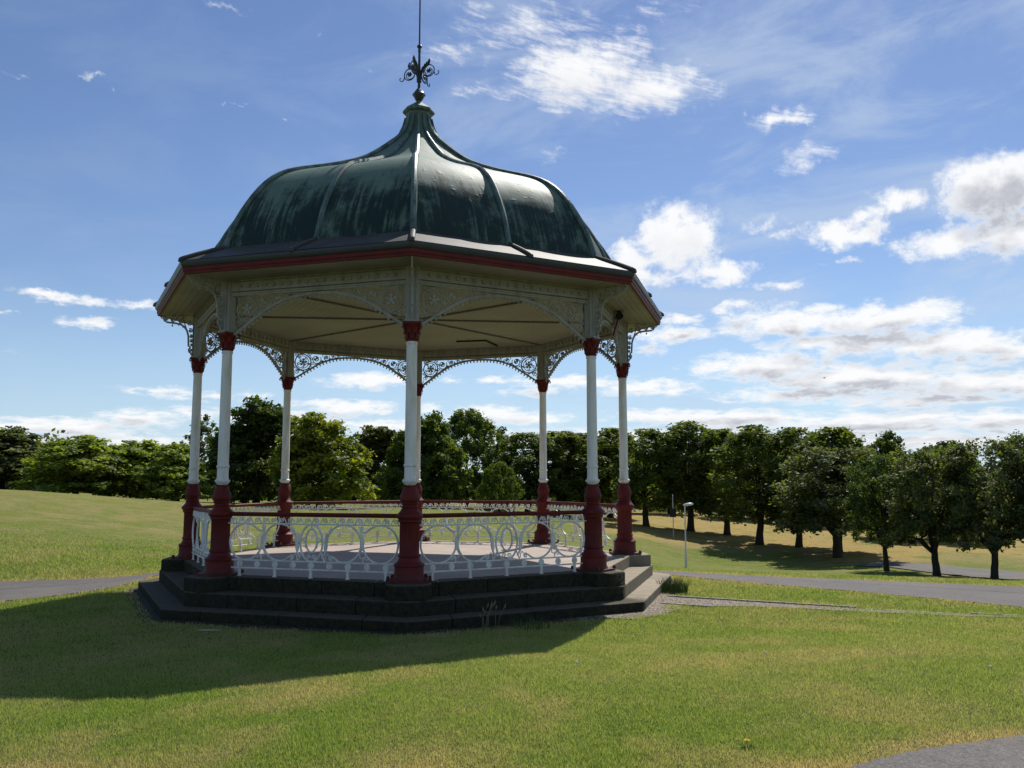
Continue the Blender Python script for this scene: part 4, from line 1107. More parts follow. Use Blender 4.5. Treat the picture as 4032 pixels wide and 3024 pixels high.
def make_tree_mesh(kind, seed, H, W, leaf, per):
    rng = np.random.default_rng(seed)
    cl = crown_points(kind, rng)
    Vs, rn, cp = [], [], []
    droop = kind == 'birch'
    for (x, y, z, s) in cl:
        n = int(per * rng.uniform(.6, 1.4))
        sx = s * W * .95; sz = s * H * (.28 if not droop else .42)
        if kind == 'spruce': sz = s * H * .18
        p = rng.normal(0, .5, (n, 3)) * [sx, sx, sz] + [x * W, y * W, z * H]
        if droop: p[:, :2] = rng.normal(0, .32, (n, 2)) * sx + [x * W, y * W]
        p[:, 2] = np.minimum(np.maximum(p[:, 2], .02 * H), H * 1.02)
        d = rng.normal(0, 1, (n, 3)); d[:, 2] = np.abs(d[:, 2]) * (.9 if not droop else .2) + .15
        d += np.array([x, y, .2]) * .8                      # leaf normals lean outwards
        d /= np.linalg.norm(d, axis=1)[:, None]
        t = np.cross(d, rng.normal(0, 1, (n, 3))); t /= np.linalg.norm(t, axis=1)[:, None]
        b = np.cross(d, t)
        L = leaf * rng.uniform(.65, 1.35, n)[:, None]; w = L * (.62 if not droop else .34)
        q = np.empty((n, 4, 3)); q[:, 0] = p - t * L; q[:, 1] = p + b * w + d * L * .16; q[:, 2] = p + t * L; q[:, 3] = p - b * w + d * L * .16
        Vs.append(q.reshape(-1, 3)); rn.append(np.repeat(rng.uniform(0, 1, n), 4)); cp.append(np.full(4 * n, rng.uniform(0, 1) ** 1.6))
    V = np.vstack(Vs); F = np.arange(len(V)).reshape(-1, 4)
    crown = numpy_mesh('crown', V, F, M['leaves'], {'rnd': np.concatenate(rn), 'clump': np.concatenate(cp)})
    # trunk and limbs
    m = MB(); r = {'lime': .021, 'round': .027, 'bushy': .025, 'spruce': .016, 'poplar': .02, 'birch': .014}[kind] * H
    pr = random.Random(seed); fork = {'lime': .34, 'round': .21, 'bushy': .22, 'spruce': .9, 'poplar': .3, 'birch': .75}[kind] * H
    lean = (pr.uniform(-.02, .02) * H, pr.uniform(-.02, .02) * H)
    nt = 7
    tr = [(lean[0] * i / (nt - 1) + pr.uniform(-.1, .1) * r * (i > 0), lean[1] * i / (nt - 1) + pr.uniform(-.1, .1) * r * (i > 0), -.25 + (fork + .25) * i / (nt - 1)) for i in range(nt)]
    end = .72 if kind not in ('spruce', 'birch') else .25
    m.tube(tr, [r * (1.45 if i == 0 else 1.12 if i == 1 else 1) * (1 - (1 - end) * i / (nt - 1)) for i in range(nt)], 10)
    order = sorted(cl, key=lambda c: c[2]); 
    picks = [order[int(len(order) * f)] for f in np.linspace(.04, .98, {'lime': 13, 'round': 20, 'bushy': 14, 'spruce': 6, 'poplar': 12, 'birch': 12}[kind])]
    for c in picks:
        e = Vector((c[0] * W * .92, c[1] * W * .92, c[2] * H * .97))
        zs = min(fork * pr.uniform(.82, 1.0), e.z * .9) if kind in ('round', 'lime', 'bushy', 'poplar') else e.z * .8
        s0 = Vector((lean[0] * zs / fork, lean[1] * zs / fork, zs))
        mid = s0.lerp(e, .45) + Vector((e.x * -.10, e.y * -.10, .05 * H))
        q = s0.lerp(mid, .5) + Vector((pr.uniform(-1, 1), pr.uniform(-1, 1), pr.uniform(-.3, .6))) * r * .7
        k = .52 if kind == 'round' else .42
        m.tube([s0, q, mid, mid.lerp(e, .55) + Vector((pr.uniform(-1, 1), pr.uniform(-1, 1), 0)) * r * .6, e], [r * k, r * k * .85, r * k * .6, r * k * .4, r * .10], 6)
    me = bpy.data.meshes.new('trunk'); me.from_pydata(m.v, [], m.f); me.polygons.foreach_set('use_smooth', [True] * len(me.polygons)); me.materials.append(M['bark'])
    return crown, me, H, W

PROTO = {
 'lime': [make_tree_mesh('lime', 101 + i, 9.0, 2.1, .115, 80) for i in range(4)],
 'round': [make_tree_mesh('round', 201 + i, 6.8, 2.4, .085, 92) for i in range(3)],
 'bushy': [make_tree_mesh('bushy', 301 + i, 7.0, 3.1, .135, 62) for i in range(4)],
 'spruce': [make_tree_mesh('spruce', 401, 5.0, 1.0, .11, 40)],
 'poplar': [make_tree_mesh('poplar', 501, 9.0, 2.4, .12, 36)],
 'birch': [make_tree_mesh('birch', 601, 9.5, 3.6, .15, 78), make_tree_mesh('birch', 602, 9.5, 3.6, .15, 70)],
}
DARK = (.050, .078, .026, 1); MID = (.070, .105, .028, 1); LIGHT = (.150, .205, .050, 1); YEL = (.135, .165, .024, 1); GREY = (.078, .102, .050, 1); LIME = (.082, .115, .032, 1); BROWN = (.062, .070, .026, 1)
_cnt = {}
def plant(name, proto, x, y, h, w, colour, label, cat, group=None, rz=None, lean=(0, 0)):
    i = _cnt.get(proto, 0); _cnt[proto] = i + 1
    crown, trunk, H, W = PROTO[proto][i % len(PROTO[proto])]
    w *= {'lime': 1.55, 'bushy': 1.42, 'birch': 1.25, 'round': 1.12}.get(proto, 1.0)
    z = float(height(np.array([x]), np.array([y]))[0])
    t = empty(name, (x, y, z - .03), (i * 2.399 + .4) if rz is None else rz)
    t.rotation_euler = (lean[0], lean[1], t.rotation_euler.z)
    t.scale = (w / W, w / W, h / H)
    tag(t, label, cat, group)
    c = link('crown', crown, t); c.color = colour
    link('trunk', trunk, t)
    return t

G_LIME = 'lime trees in the row beyond the lawn'
G_ROUND = 'round trees beside the lower path'
G_LEFT = 'trees behind the grassy rise'
G_MID = 'trees seen through the bandstand'
TREES = [
 # name, prototype, x, y, height, half width, colour, label, category, group
 ('tree', 'bushy', -31.61, 61.42, 5.3, 3.9, GREY, 'dark grey-green broad tree at the left edge of the photo, behind the grassy rise', 'tree', G_LEFT),
 ('tree', 'bushy', -22.70, 51.86, 4.45, 3.0, LIGHT, 'light green bushy tree between the dark left-edge tree and the spruce tips', 'tree', G_LEFT),
 ('spruce_tree', 'spruce', -28.95, 77.14, 5.3, .95, DARK, 'dark spruce tip showing leftmost above the light green bushes', 'spruce', 'distant spruces'),
 ('spruce_tree', 'spruce', -26.99, 77.71, 4.4, .8, DARK, 'middle dark spruce tip of the three close together above the light bushes', 'spruce', 'distant spruces'),
 ('spruce_tree', 'spruce', -27.60, 83.71, 4.7, .8, DARK, 'palest, furthest spruce tip of the three above the light bushes', 'spruce', 'distant spruces'),
 ('spruce_tree', 'spruce', -21.74, 79.0, 5.9, 1.4, DARK, 'bigger dark spruce standing by itself just left of the bandstand columns', 'spruce', 'distant spruces'),
 ('tree', 'bushy', -19.28, 55.96, 4.9, 2.85, LIGHT, 'light green bushy tree below the spruce tips, halfway to the bandstand', 'tree', G_LEFT),
 ('tree', 'bushy', -15.36, 51.74, 4.4, 2.6, LIGHT, 'light green bushy tree whose edge shows behind the leftmost column', 'tree', G_LEFT),
 ('poplar_tree', 'poplar', -18.19, 73.61, 9.0, 2.5, GREY, 'tall grey-green spiky tree behind the two left columns', 'tree', G_LEFT),
 ('tree', 'bushy', -10.14, 56.67, 8.8, 3.45, DARK, 'tallest dark green tree, seen between the left columns of the bandstand', 'tree', G_MID),
 ('tree', 'bushy', -4.67, 50.14, 7.2, 3.1, YEL, 'yellow-green sunlit rounded tree right of the tall dark one, inside the bandstand view', 'tree', G_MID),
 ('tree', 'bushy', -.20, 73.25, 8.4, 3.0, BROWN, 'dull brownish tree set back between the yellow-green tree and the front column', 'tree', G_MID),
 ('tree', 'bushy', 2.05, 61.2, 6.8, 2.0, MID, 'mid green narrow tree immediately left of the front column', 'tree', G_MID),
 ('tree', 'bushy', 5.01, 63.03, 8.9, 2.6, MID, 'leafy green tree with bright top just right of the front column', 'tree', G_MID),
 ('birch_tree', 'birch', 9.09, 69.98, 9.9, 3.75, MID, 'large drooping birch with a thin visible trunk, right of the front column', 'tree', G_MID),
 ('tree', 'poplar', 14.08, 77.07, 9.3, 2.6, GREY, 'sparse greyish tree between the large birch and the lime row', 'tree', G_MID),
 ('birch_tree', 'birch', 10.29, 56.40, 4.5, 1.8, MID, 'small pale birch at the foot of the sparse greyish tree', 'tree', G_MID),
 ('lime_tree', 'lime', 14.97, 67.78, 7.9, 2.35, LIME, 'lime tree left of the thin rear column on the right side', 'tree', G_LIME),
 ('lime_tree', 'lime', 18.40, 69.12, 8.5, 2.6, LIME, 'lime tree filling the gap right of the thin rear column', 'tree', G_LIME),
 ('lime_tree', 'lime', 21.55, 70.42, 8.65, 2.5, LIME, 'lime tree behind the right front column', 'tree', G_LIME),
 ('lime_tree', 'lime', 25.01, 72.58, 9.5, 2.4, LIME, 'lime tree between the two right-hand columns', 'tree', G_LIME),
 ('lime_tree', 'lime', 25.27, 61.40, 9.1, 2.15, LIME, 'lime tree with straight trunk, first clear of the bandstand on the right', 'tree', G_LIME),
 ('lime_tree', 'lime', 28.49, 59.82, 10.2, 2.4, LIME, 'tallest lime of the row, directly behind the white lamp post', 'tree', G_LIME),
 ('lime_tree', 'lime', 30.94, 57.09, 9.5, 2.2, LIME, 'lime with a bent leaning trunk, second right of the white lamp post', 'tree', G_LIME),
 ('lime_tree', 'lime', 30.79, 49.14, 9.6, 2.3, LIME, 'lime with low hanging tufts round its trunk, left of the paler round trees', 'tree', G_LIME),
 ('lime_tree', 'lime', 32.94, 46.59, 9.3, 2.0, LIME, 'lime whose slim trunk stands just left of the biggest round tree', 'tree', G_LIME),
 ('lime_tree', 'lime', 33.40, 41.60, 9.1, 2.0, LIME, 'last lime of the row, rising out behind the biggest round tree', 'tree', G_LIME),
 ('round_tree', 'round', 31.75, 38.9, 7.7, 3.8, GREY, 'biggest round tree, with several low limbs, in the shade at the row end', 'tree', G_ROUND),
 ('round_tree', 'round', 28.66, 28.46, 6.7, 1.95, DARK, 'narrowest round tree with a slim trunk at the start of the lower path', 'tree', G_ROUND),
 ('round_tree', 'round', 28.91, 24.41, 6.75, 2.5, GREY, 'round tree with a thick forked trunk in front of the lower path', 'tree', G_ROUND),
 ('round_tree', 'round', 29.88, 21.40, 6.9, 2.3, GREY, 'round tree with a forked trunk next to the right edge of the photo', 'tree', G_ROUND),
 ('round_tree', 'round', 32.60, 20.5, 7.4, 2.4, GREY, 'tree cut off by the right edge of the photo, branches hanging low', 'tree', G_ROUND),
 ('tree', 'bushy', 44.45, 51.59, 9.3, 2.1, DARK, 'dark cone-topped tree rising alone behind the slim round tree', 'tree', 'trees behind the round trees'),
 ('tree', 'bushy', 49.25, 50.66, 9.0, 2.6, DARK, 'dark dome-topped tree rising behind the forked round trees', 'tree', 'trees behind the round trees'),
 ('lime_tree', 'lime', 24.38, 84.14, 8.9, 2.9, LIME, 'lime of the back row behind the right-hand columns', 'tree', G_LIME),
 ('lime_tree', 'lime', 31.27, 88.45, 9.2, 2.5, LIME, 'lime of the back row left of the tallest lime', 'tree', G_LIME),
 ('lime_tree', 'lime', 37.5, 88.0, 9.4, 2.6, LIME, 'lime of the back row right of the tallest lime', 'tree', G_LIME),
 ('lime_tree', 'lime', 43.68, 81.64, 9.6, 2.7, LIME, 'lime of the back row behind the bent-trunk lime', 'tree', G_LIME),
 ('lime_tree', 'lime', 47.19, 77.73, 9.8, 2.7, LIME, 'lime of the back row behind the one with hanging tufts', 'tree', G_LIME),
 ('lime_tree', 'lime', 48.35, 70.30, 10.0, 2.6, LIME, 'lime of the back row behind the biggest round tree', 'tree', G_LIME),
]
LEAN = {22: (.0, -.05), 23: (.0, -.07)}
for i, (nm, pr, x, y, h, w, c, lab, cat, g) in enumerate(TREES):
    if i in LEAN:
        plant(nm, pr, x + .6, y, h, w, c, lab, cat, g, rz=1.1 + i, lean=LEAN[i])
    else:
        plant(nm, pr, x, y, h, w, c, lab, cat, g)

# far-off belt of shrubs and wood closing the view
def woodland():
    rng = np.random.default_rng(77); Vs, rn, cp = [], [], []
    for _ in range(620):
        a = rng.uniform(-27, 50)
        if 16.6 < a < 18.6 and rng.uniform() < .95: continue
        r = rng.uniform(112, 132) if a > -6 else rng.uniform(92, 104)
        x, y = CAMX + r * math.sin(math.radians(a)), CAMY + r * math.cos(math.radians(a))
        z0 = float(height(np.array([x]), np.array([y]))[0])
        top = 3.2 + 1.6 * math.sin(a * .9) + 1.1 * math.sin(a * 2.3 + 1) + rng.uniform(-.8, .8)
        if a < -6: top *= .75
        n = 62; p = rng.normal(0, 1, (n, 3)) * [1.1, 1.1, .75] + [x, y, z0 + max(.4, rng.uniform(.05, 1) * top)]
        d = rng.normal(0, 1, (n, 3)); d[:, 2] = np.abs(d[:, 2]) + .2; d /= np.linalg.norm(d, axis=1)[:, None]
        t = np.cross(d, rng.normal(0, 1, (n, 3))); t /= np.linalg.norm(t, axis=1)[:, None]; b = np.cross(d, t)
        L = .27 * rng.uniform(.7, 1.3, n)[:, None]
        q = np.empty((n, 4, 3)); q[:, 0] = p - t * L; q[:, 1] = p + b * L * .6; q[:, 2] = p + t * L; q[:, 3] = p - b * L * .6
        Vs.append(q.reshape(-1, 3)); rn.append(np.repeat(rng.uniform(0, 1, n), 4)); cp.append(np.full(4 * n, rng.uniform() ** 1.4))
    V = np.vstack(Vs)
    o = link('woodland', numpy_mesh('woodland', V, np.arange(len(V)).reshape(-1, 4), M['leaves'], {'rnd': np.concatenate(rn), 'clump': np.concatenate(cp)}))
    o.color = (.040, .058, .018, 1)
    return tag(o, 'distant belt of dark shrubs closing the view behind the trees', 'woodland', kind='stuff')
woodland()

def gz(x, y): return float(height(np.array([x]), np.array([y]))[0])

# pale house glimpsed under the limes
hx, hy = CAMX + 140 * math.sin(math.radians(17.7)), CAMY + 140 * math.cos(math.radians(17.7))
hz = gz(hx, hy)
H_ = empty('house', (hx, hy, hz), math.radians(-14))
tag(H_, 'pale rendered house glimpsed under the limes right of the bandstand', 'house')
m = MB(); m.box(-5, 5, -3.5, 3.5, -.5, 4.6); m.add([(-5, -3.5, 4.6), (-5, 3.5, 4.6), (-5, 0, 6.6)], [(0, 1, 2)]); m.add([(5, -3.5, 4.6), (5, 3.5, 4.6), (5, 0, 6.6)], [(2, 1, 0)])
m.build('wall', M['render_wall'], H_, smooth=0)
m = MB()
for s in (-1, 1):
    vs = [(-5.3, s * 3.9, 4.40), (5.3, s * 3.9, 4.40), (5.3, 0, 6.72), (-5.3, 0, 6.72)]
    vs += [(x, y, z + .14) for x, y, z in vs]
    m.add(vs, [(0, 1, 2, 3), (7, 6, 5, 4), (0, 4, 5, 1), (1, 5, 6, 2), (2, 6, 7, 3), (3, 7, 4, 0)])
rf = m.build('roof', M['slate'], H_, smooth=0)
m = MB(); m.box(2.6, 3.4, -.4, .4, 6.3, 7.7); m.build('chimney', M['render_wall'], rf, smooth=0)
for x, z in ((-3, 1.1), (0, 1.1), (3, 1.1), (-3, 3.1), (0, 3.1), (3, 3.1)):
    m = MB(); m.box(x - .6, x + .6, -3.56, -3.51, z, z + 1.2); w_ = m.build('window', M['glass'], H_, smooth=0)
    m = MB(); m.box(x - .7, x + .7, -3.60, -3.50, z - .1, z); m.box(x - .7, x - .6, -3.60, -3.50, z, z + 1.2); m.box(x + .6, x + .7, -3.60, -3.50, z, z + 1.2); m.box(x - .03, x + .03, -3.59, -3.562, z, z + 1.2)
    m.build('frame', M['lamp_metal'], w_, smooth=0)

# lamp posts
def lamp_meshes():
    p = MB(); p.lathe([(.085, -.2), (.085, .02), (.078, .9), (.074, .96), (.050, 1.0), (.046, 2.4), (.040, 3.86), (.040, 3.92)], 16)
    h = MB(); n = 14; prof = [(-.12, .03, .03), (-.08, .085, .05), (0, .12, .075), (.15, .15, .10), (.32, .15, .105), (.48, .11, .085), (.56, .05, .05), (.58, .01, .01)]
    vs = []
    for x, w, t_ in prof:
        for j in range(n):
            q = 2 * PI * j / n; zz = t_ * math.sin(q) * (1.25 if math.sin(q) > 0 else .55)
            vs.append((x, w * math.cos(q), 3.95 + zz + x * .10))
    h.add(vs, [(i * n + j, (i + 1) * n + j, (i + 1) * n + (j + 1) % n, i * n + (j + 1) % n) for i in range(len(prof) - 1) for j in range(n)] + [tuple(range(n)), tuple(range(len(vs) - 1, len(vs) - n - 1, -1))])
    b = MB(); b.box(-.05, .05, -.088, -.082, .35, .70)
    return p, h, b
p_, h_, b_ = lamp_meshes()
L0 = empty('lamp_post')
po = p_.build('post', M['lamp_metal'], L0); h_.build('lamp_head', M['lamp_metal'], L0); b_.build('access_door', M['lamp_metal'], po, smooth=0)
LAMPS = [(13.74, 21.25, 2.95, 'white lamp post with rounded head standing on the open slope right of the bandstand'),
         (-3.36, 66.41, 3.5, 'lamp post whose pale head shows under the yellow-green tree, behind the far railing'),
         (18.05, 72.0, 3.8, 'lamp post half hidden behind the thin rear column on the right')]
for i, (x, y, hh, lab) in enumerate(LAMPS):
    if i == 0: t = L0
    else:
        t = L0.copy(); COL.objects.link(t)
        for ch in list(L0.children):
            c = ch.copy(); COL.objects.link(c); c.parent = t
            for g in ch.children:
                d = g.copy(); COL.objects.link(d); d.parent = c
    t.location = (x, y, gz(x, y)); t.scale = (1, 1, hh / 4.05) if i else (.70, .70, hh / 4.05)
    t.rotation_euler.z = math.radians(-12)
    tag(t, lab, 'lamp post', 'park lamp posts')

# posts carrying plates
def sign_post(x, y, h, pw, ph, pz, mat, lab, pr=.035):
    t = empty('sign_post', (x, y, gz(x, y)), math.radians(-20)); tag(t, lab, 'sign post')
    m = MB(); m.lathe([(pr, -.2), (pr, h - .01), (pr * .5, h)], 12); m.build('post', M['lamp_metal'], t)
    m = MB(); m.box(-pw / 2, pw / 2, -pr - .03, -pr - .004, pz - ph / 2, pz + ph / 2); m.box(-.05, .05, -pr - .004, pr + .02, pz - .03, pz + .03)
    m.build('sign_plate', mat, t, smooth=0, bevel=.004)
sign_post(24.86, 52.95, 3.6, .52, .75, 2.05, M['dark_plate'], 'grey pole with a small dark plate, left of the white lamp post', .036)
sign_post(9.81, 77.45, 2.3, .55, .85, 1.95, M['lamp_metal'], 'small white plate on a thin post at the foot of the large birch')

# small things on the grass
def tuft(name, x, y, n, h, spread, mat, label, cat, seed, head=None):
    rng = random.Random(seed); m = MB(); z = gz(x, y)
    t = empty(name, (x, y, z)); tag(t, label, cat)
    hd = MB()
    for _ in range(n):
        a = rng.uniform(0, 2 * PI); r = spread * math.sqrt(rng.random()); bx, by = r * math.cos(a), r * math.sin(a)
        hh = h * rng.uniform(.45, 1); dx, dy = rng.uniform(-.45, .45) * hh, rng.uniform(-.45, .45) * hh
        w = .0045; pts = [(bx, by, -.02), (bx + dx * .25, by + dy * .25, hh * .5), (bx + dx, by + dy, hh)]
        m.tube(pts, [w, w * .8, w * .25], 3)
        if head: hd.tube([(bx + dx * .8, by + dy * .8, hh * .88), (bx + dx * 1.0, by + dy * 1.0, hh * .98), (bx + dx * 1.1, by + dy * 1.1, hh * 1.12)], [.004, .013, .002], 5)
    st = m.build('stems', mat, t)
    if head: hd.build('seed_heads', head, t)
tuft('grass_tuft', 4.62, -1.78, 380, .28, .27, M['weed_green'], 'long unmown grass tuft against the right end of the steps', 'grass tuft', 3)
tuft('dry_weed', .80, -4.95, 9, .36, .13, M['straw'], 'dry brown weed standing against the shaded front steps', 'weed', 4, M['straw'])
tuft('grass_tuft', 1.35, -5.0, 90, .15, .30, M['weed_green'], 'low green tuft beside the dry weed at the shaded front steps', 'grass tuft', 8)

dx_, dy_ = 1.40, -11.78; dz_ = gz(dx_, dy_)
t = empty('dandelion', (dx_, dy_, dz_)); t.scale = (.75, .75, .8); tag(t, 'yellow dandelion flower in the lawn near the path edge', 'flower')
m = MB(); m.tube([(0, 0, -.01), (.004, 0, .03), (0, .002, .055)], .0022, 6); m.build('stem', M['weed_green'], t)
m = MB()
for ring_, (n, r_, z_) in enumerate(((16, .024, .056), (14, .018, .062), (10, .010, .067))):
    for i in range(n):
        a = 2 * PI * i / n + ring_ * .2; ca, sa = math.cos(a), math.sin(a)
        m.add([(0, 0, z_ - .006), (ca * r_ - sa * .004, sa * r_ + ca * .004, z_ + .004), (ca * r_ * 1.08, sa * r_ * 1.08, z_ + .003), (ca * r_ + sa * .004, sa * r_ - ca * .004, z_ + .004)], [(0, 1, 2, 3)])
m.build('petals', M['yellow_petal'], t, smooth=0)
m = MB()
for i in range(6):
    a = i * PI / 3 + .3; ca, sa = math.cos(a), math.sin(a)
    m.add([(0, 0, .004), (ca * .04 - sa * .012, sa * .04 + ca * .012, .02), (ca * .085, sa * .085, .014), (ca * .04 + sa * .012, sa * .04 - ca * .012, .02)], [(0, 1, 2, 3)])
m.build('leaves', M['weed_green'], t, smooth=0)

CL0 = empty('clover_flower'); m = MB(); m.tube([(0, 0, -.01), (.003, 0, .03)], .0018, 5); m.build('stem', M['weed_green'], CL0)
m = MB(); m.lathe([(.002, .028), (.010, .030), (.014, .037), (.012, .046), (.006, .052), (.001, .053)], 9); m.build('flower_head', M['white_petal'], CL0)
FL = [(3.0, -8.77, 'white flower head alone in the middle of the right-hand lawn'), (1.05, -8.95, 'white flower head left of the middle of the sunny lawn'), (8.1, -3.05, 'white speck of a flower beside the right-hand path'), (8.6, -3.0, 'second white flower speck beside the right-hand path, further along'), (4.4, -10.1, 'white flower head low in the lawn near the path corner')]
for i, (x, y, lab) in enumerate(FL):
    t = CL0
    if i:
        t = CL0.copy(); COL.objects.link(t)
        for ch in list(CL0.children):
            c = ch.copy(); COL.objects.link(c); c.parent = t
    t.location = (x, y, gz(x, y)); t.scale = (.9, .9, .9); tag(t, lab, 'flower', 'white flowers in the lawn')

# stick lying by the lower step
m = MB(); z = gz(-3.0, -4.55)
m.tube([(-3.12, -4.52, z + .03), (-3.03, -4.57, z + .04), (-2.92, -4.61, z + .045), (-2.80, -4.67, z + .045)], [.008, .011, .009, .006], 7)
tag(m.build('stick', M['pale_wood'], None), 'pale dry stick lying on the shaded grass by the lowest step', 'stick')

# a bird far up over the trees
b = empty('bird', (62.0, 92.0, 15.6), .6); tag(b, 'tiny dark bird flying below the long cloud on the right', 'bird')
m = MB(); m.tube([(-.28, 0, 0), (-.16, 0, .01), (0, 0, .02), (.14, 0, .03), (.22, 0, .035), (.28, 0, .02)], [.02, .05, .08, .07, .045, .008], 8); body = m.build('body', M['feather'], b)
for s in (-1, 1):
    m = MB(); m.add([(.12, s * .04, .05), (.14, s * .30, .17), (.05, s * .62, .16), (-.05, s * .34, .15), (-.08, s * .04, .04)], [(0, 1, 2, 3, 4)] if s > 0 else [(4, 3, 2, 1, 0)]); m.build('wing', M['feather'], b, smooth=0)
m = MB(); m.add([(-.24, .03, 0), (-.24, -.03, 0), (-.42, -.07, 0), (-.42, .07, 0)], [(0, 1, 2, 3)]); m.build('tail', M['feather'], b, smooth=0)

# ------------------------------------------------------------------ daylight
SUN = Vector((2.30, 3.88, 5.15)).normalized()
s_el = math.asin(SUN.z); s_rot = math.atan2(SUN.x, SUN.y)
ld = bpy.data.lights.new('sun', 'SUN'); ld.energy = 5.0; ld.angle = math.radians(.53); ld.color = (1.0, .955, .88)
lo = bpy.data.objects.new('sun', ld); COL.objects.link(lo)
lo.rotation_euler = SUN.to_track_quat('Z', 'Y').to_euler()

w = bpy.data.worlds.new('World'); sc.world = w; w.use_nodes = True
grp = bpy.data.node_groups.new('cloud_bodies', 'ShaderNodeTree')
grp.interface.new_socket('Vector', in_out='INPUT', socket_type='NodeSocketVector')
grp.interface.new_socket('Value', in_out='OUTPUT', socket_type='NodeSocketFloat')
g = NT(grp); gi = g.node('NodeGroupInput'); go = g.node('NodeGroupOutput')
acc = None
for (a, e, ra, re, am) in CLOUDS:
    d = g.vmath('LENGTH', g.vmath('MULTIPLY_ADD', gi.outputs[0], (1 / ra, 1 / re, 0), (-a / ra, -e / re, 0)))
    v = g.math('MULTIPLY_ADD', d, -am * .8, am * 1.12)
    acc = v if acc is None else g.math('SMOOTH_MAX', acc, v, .18)
grp.links.new(g.math('MAXIMUM', acc, 0.0), go.inputs[0])

t = NT(w.node_tree); t.n.clear()
dirv = t.node('ShaderNodeTexCoord').outputs['Generated']
sp = t.node('ShaderNodeSeparateXYZ', {0: dirv})
az = t.math('DEGREES', t.math('ARCTAN2', sp.outputs[0], sp.outputs[1]))
el = t.math('DEGREES', t.math('ARCSINE', sp.outputs[2]))
V = t.node('ShaderNodeCombineXYZ', {0: az, 1: el}).outputs[0]
# cloud noise is squeezed towards the horizon like a real layer of cumulus
sq = t.math('DIVIDE', 1.0, t.math('ADD', t.math('MULTIPLY', el, .030), .34))
NV = t.node('ShaderNodeCombineXYZ', {0: t.math('MULTIPLY', az, .34), 1: t.math('MULTIPLY', t.math('MULTIPLY', el, .78), sq), 2: 0.0}).outputs[0]
wc = t.vmath('SUBTRACT', t.noise(NV, 1.1, 6, .62, out='Color'), (.5, .5, .5))
amp = t.ramp(el, 3, 22, .9, 3.6, smooth=False)
ampv = t.node('ShaderNodeCombineXYZ', {0: t.math('MULTIPLY', amp, 1.9), 1: amp}).outputs[0]
VW = t.vmath('ADD', V, t.vmath('MULTIPLY', wc, ampv))
def bodies(vec):
    nd = t.node('ShaderNodeGroup'); nd.node_tree = grp; t.set(nd.inputs[0], vec); return nd.outputs[0]
det = t.noise(NV, 1.9, 9, .66, .25)
wisp = t.noise(t.node('ShaderNodeCombineXYZ', {0: t.math('SUBTRACT', t.math('MULTIPLY', az, .34), t.math('MULTIPLY', el, .22)), 1: t.math('ADD', t.math('MULTIPLY', el, 1.7), t.math('MULTIPLY', az, .45))}).outputs[0], 1.2, 8, .68, .3)
hi = t.ramp(el, 16, 23)
detm = t.math('ADD', t.math('MULTIPLY', det, t.math('SUBTRACT', 1, t.math('MULTIPLY', hi, .9))), t.math('MULTIPLY', t.math('MULTIPLY', wisp, hi), .9))
b0 = bodies(VW)
k = t.math('MULTIPLY', t.math('SUBTRACT', detm, .5), t.ramp(hi, 0, 1, 1.9, 2.2))
d0 = t.math('ADD', b0, t.math('MULTIPLY', k, t.ramp(b0, 0, .3, .0, 1)))
dens = t.math('POWER', t.ramp(d0, .10, t.ramp(hi, 0, 1, .82, 1.15)), 1.0)
# thickness a little higher up: undersides turn grey
up = t.ramp(el, 3, 15, .55, 1.6, smooth=False)
b1 = bodies(t.vmath('ADD', VW, t.node('ShaderNodeCombineXYZ', {0: t.math('MULTIPLY', up, .35), 1: up}).outputs[0]))
thick = t.math('ADD', b1, t.math('MULTIPLY', t.math('SUBTRACT', t.noise(t.vmath('ADD', NV, (.1, .45, 0)), 1.5, 3, .5), .5), 1.1))
sh = t.math('MULTIPLY', t.ramp(thick, .22, .95), t.ramp(d0, .30, .95))
sh = t.math('MULTIPLY', sh, t.math('MAXIMUM', t.ramp(el, 9.5, 13, 1, .22), t.math('MULTIPLY', t.ramp(az, 36, 39.5), t.ramp(el, 18, 23, 1, .1))))
ccol = t.mix(sh, (9.3, 9.35, 9.45), (4.9, 5.05, 5.6))
veil = t.noise(t.node('ShaderNodeCombineXYZ', {0: t.math('ADD', t.math('MULTIPLY', az, .05), t.math('MULTIPLY', el, .05)), 1: t.math('SUBTRACT', t.math('MULTIPLY', el, .16), t.math('MULTIPLY', az, .03))}).outputs[0], 1.3, 8, .62, .5)
veilf = t.math('MULTIPLY', t.ramp(veil, .40, .68), t.ramp(az, -12, 20, .10, .55))
haze = t.math('MULTIPLY', t.ramp(el, 0, 13, 1, 0), .62)
sky = t.node('ShaderNodeTexSky', sky_type='NISHITA')
sky.sun_disc = False; sky.sun_elevation = s_el; sky.sun_rotation = s_rot
sky.altitude = 50; sky.air_density = 1.0; sky.dust_density = .12; sky.ozone_density = 2.4
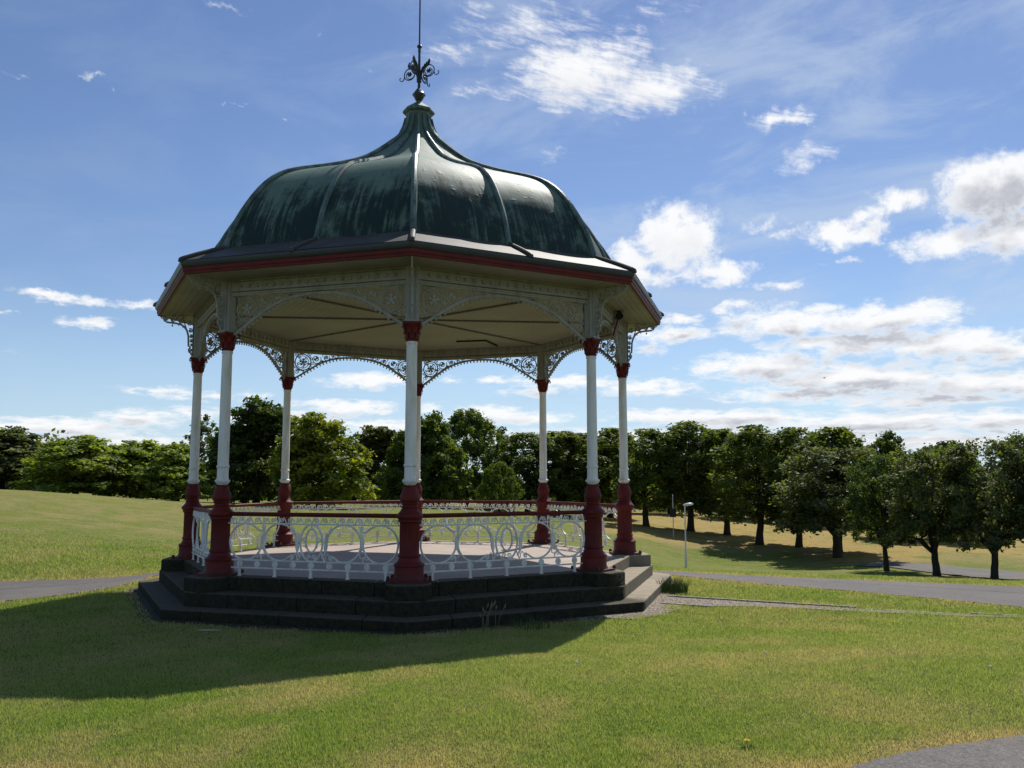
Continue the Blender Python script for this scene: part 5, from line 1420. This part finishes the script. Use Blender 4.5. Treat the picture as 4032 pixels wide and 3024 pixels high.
sc_ = t.node('ShaderNodeHueSaturation', {'Hue': .508, 'Saturation': 1.08, 'Value': .97, 'Color': sky.outputs[0]}).outputs[0]
c = t.mix(veilf, sc_, (5.2, 6.2, 7.6))
c = t.mix(haze, c, (4.2, 6.1, 8.6))
c = t.mix(t.math('MULTIPLY', dens, .97), c, ccol)
bg = t.node('ShaderNodeBackground', {'Color': c, 'Strength': .106})
out = t.node('ShaderNodeOutputWorld'); t.l.new(bg.outputs[0], out.inputs['Surface'])
w.cycles.sampling_method = 'MANUAL'; w.cycles.sample_map_resolution = 512

# ------------------------------------------------------------------ camera
from mathutils import Matrix
yaw, pit, rol = 1.66783647e-01, 1.12498470e-01, -7.05375980e-04
fw = Vector((math.sin(yaw) * math.cos(pit), math.cos(yaw) * math.cos(pit), math.sin(pit)))
rt = Vector((math.cos(yaw), -math.sin(yaw), 0)); uv_ = rt.cross(fw)
rt, uv_ = rt * math.cos(rol) + uv_ * math.sin(rol), uv_ * math.cos(rol) - rt * math.sin(rol)
cd = bpy.data.cameras.new('camera'); cd.sensor_width = 36; cd.lens = 36 * 3316.08 / 4032; cd.clip_start = .05; cd.clip_end = 4000
co = bpy.data.objects.new('camera', cd); COL.objects.link(co)
co.matrix_world = Matrix(((rt.x, uv_.x, -fw.x, CAMX), (rt.y, uv_.y, -fw.y, CAMY), (rt.z, uv_.z, -fw.z, CAMZ), (0, 0, 0, 1)))
sc.camera = co

sc.render.engine = 'CYCLES'
sc.view_settings.view_transform = 'Standard'; sc.view_settings.look = 'None'; sc.view_settings.exposure = 0; sc.view_settings.gamma = 1
sc.cycles.max_bounces = 6; sc.cycles.diffuse_bounces = 3; sc.cycles.glossy_bounces = 2; sc.cycles.transmission_bounces = 4; sc.cycles.transparent_max_bounces = 4
sc.cycles.use_denoising = True
sc.cycles.denoiser = 'OPENIMAGEDENOISE'
sc.cycles.denoising_input_passes = 'RGB_ALBEDO_NORMAL'
sc.cycles.denoising_prefilter = 'ACCURATE'
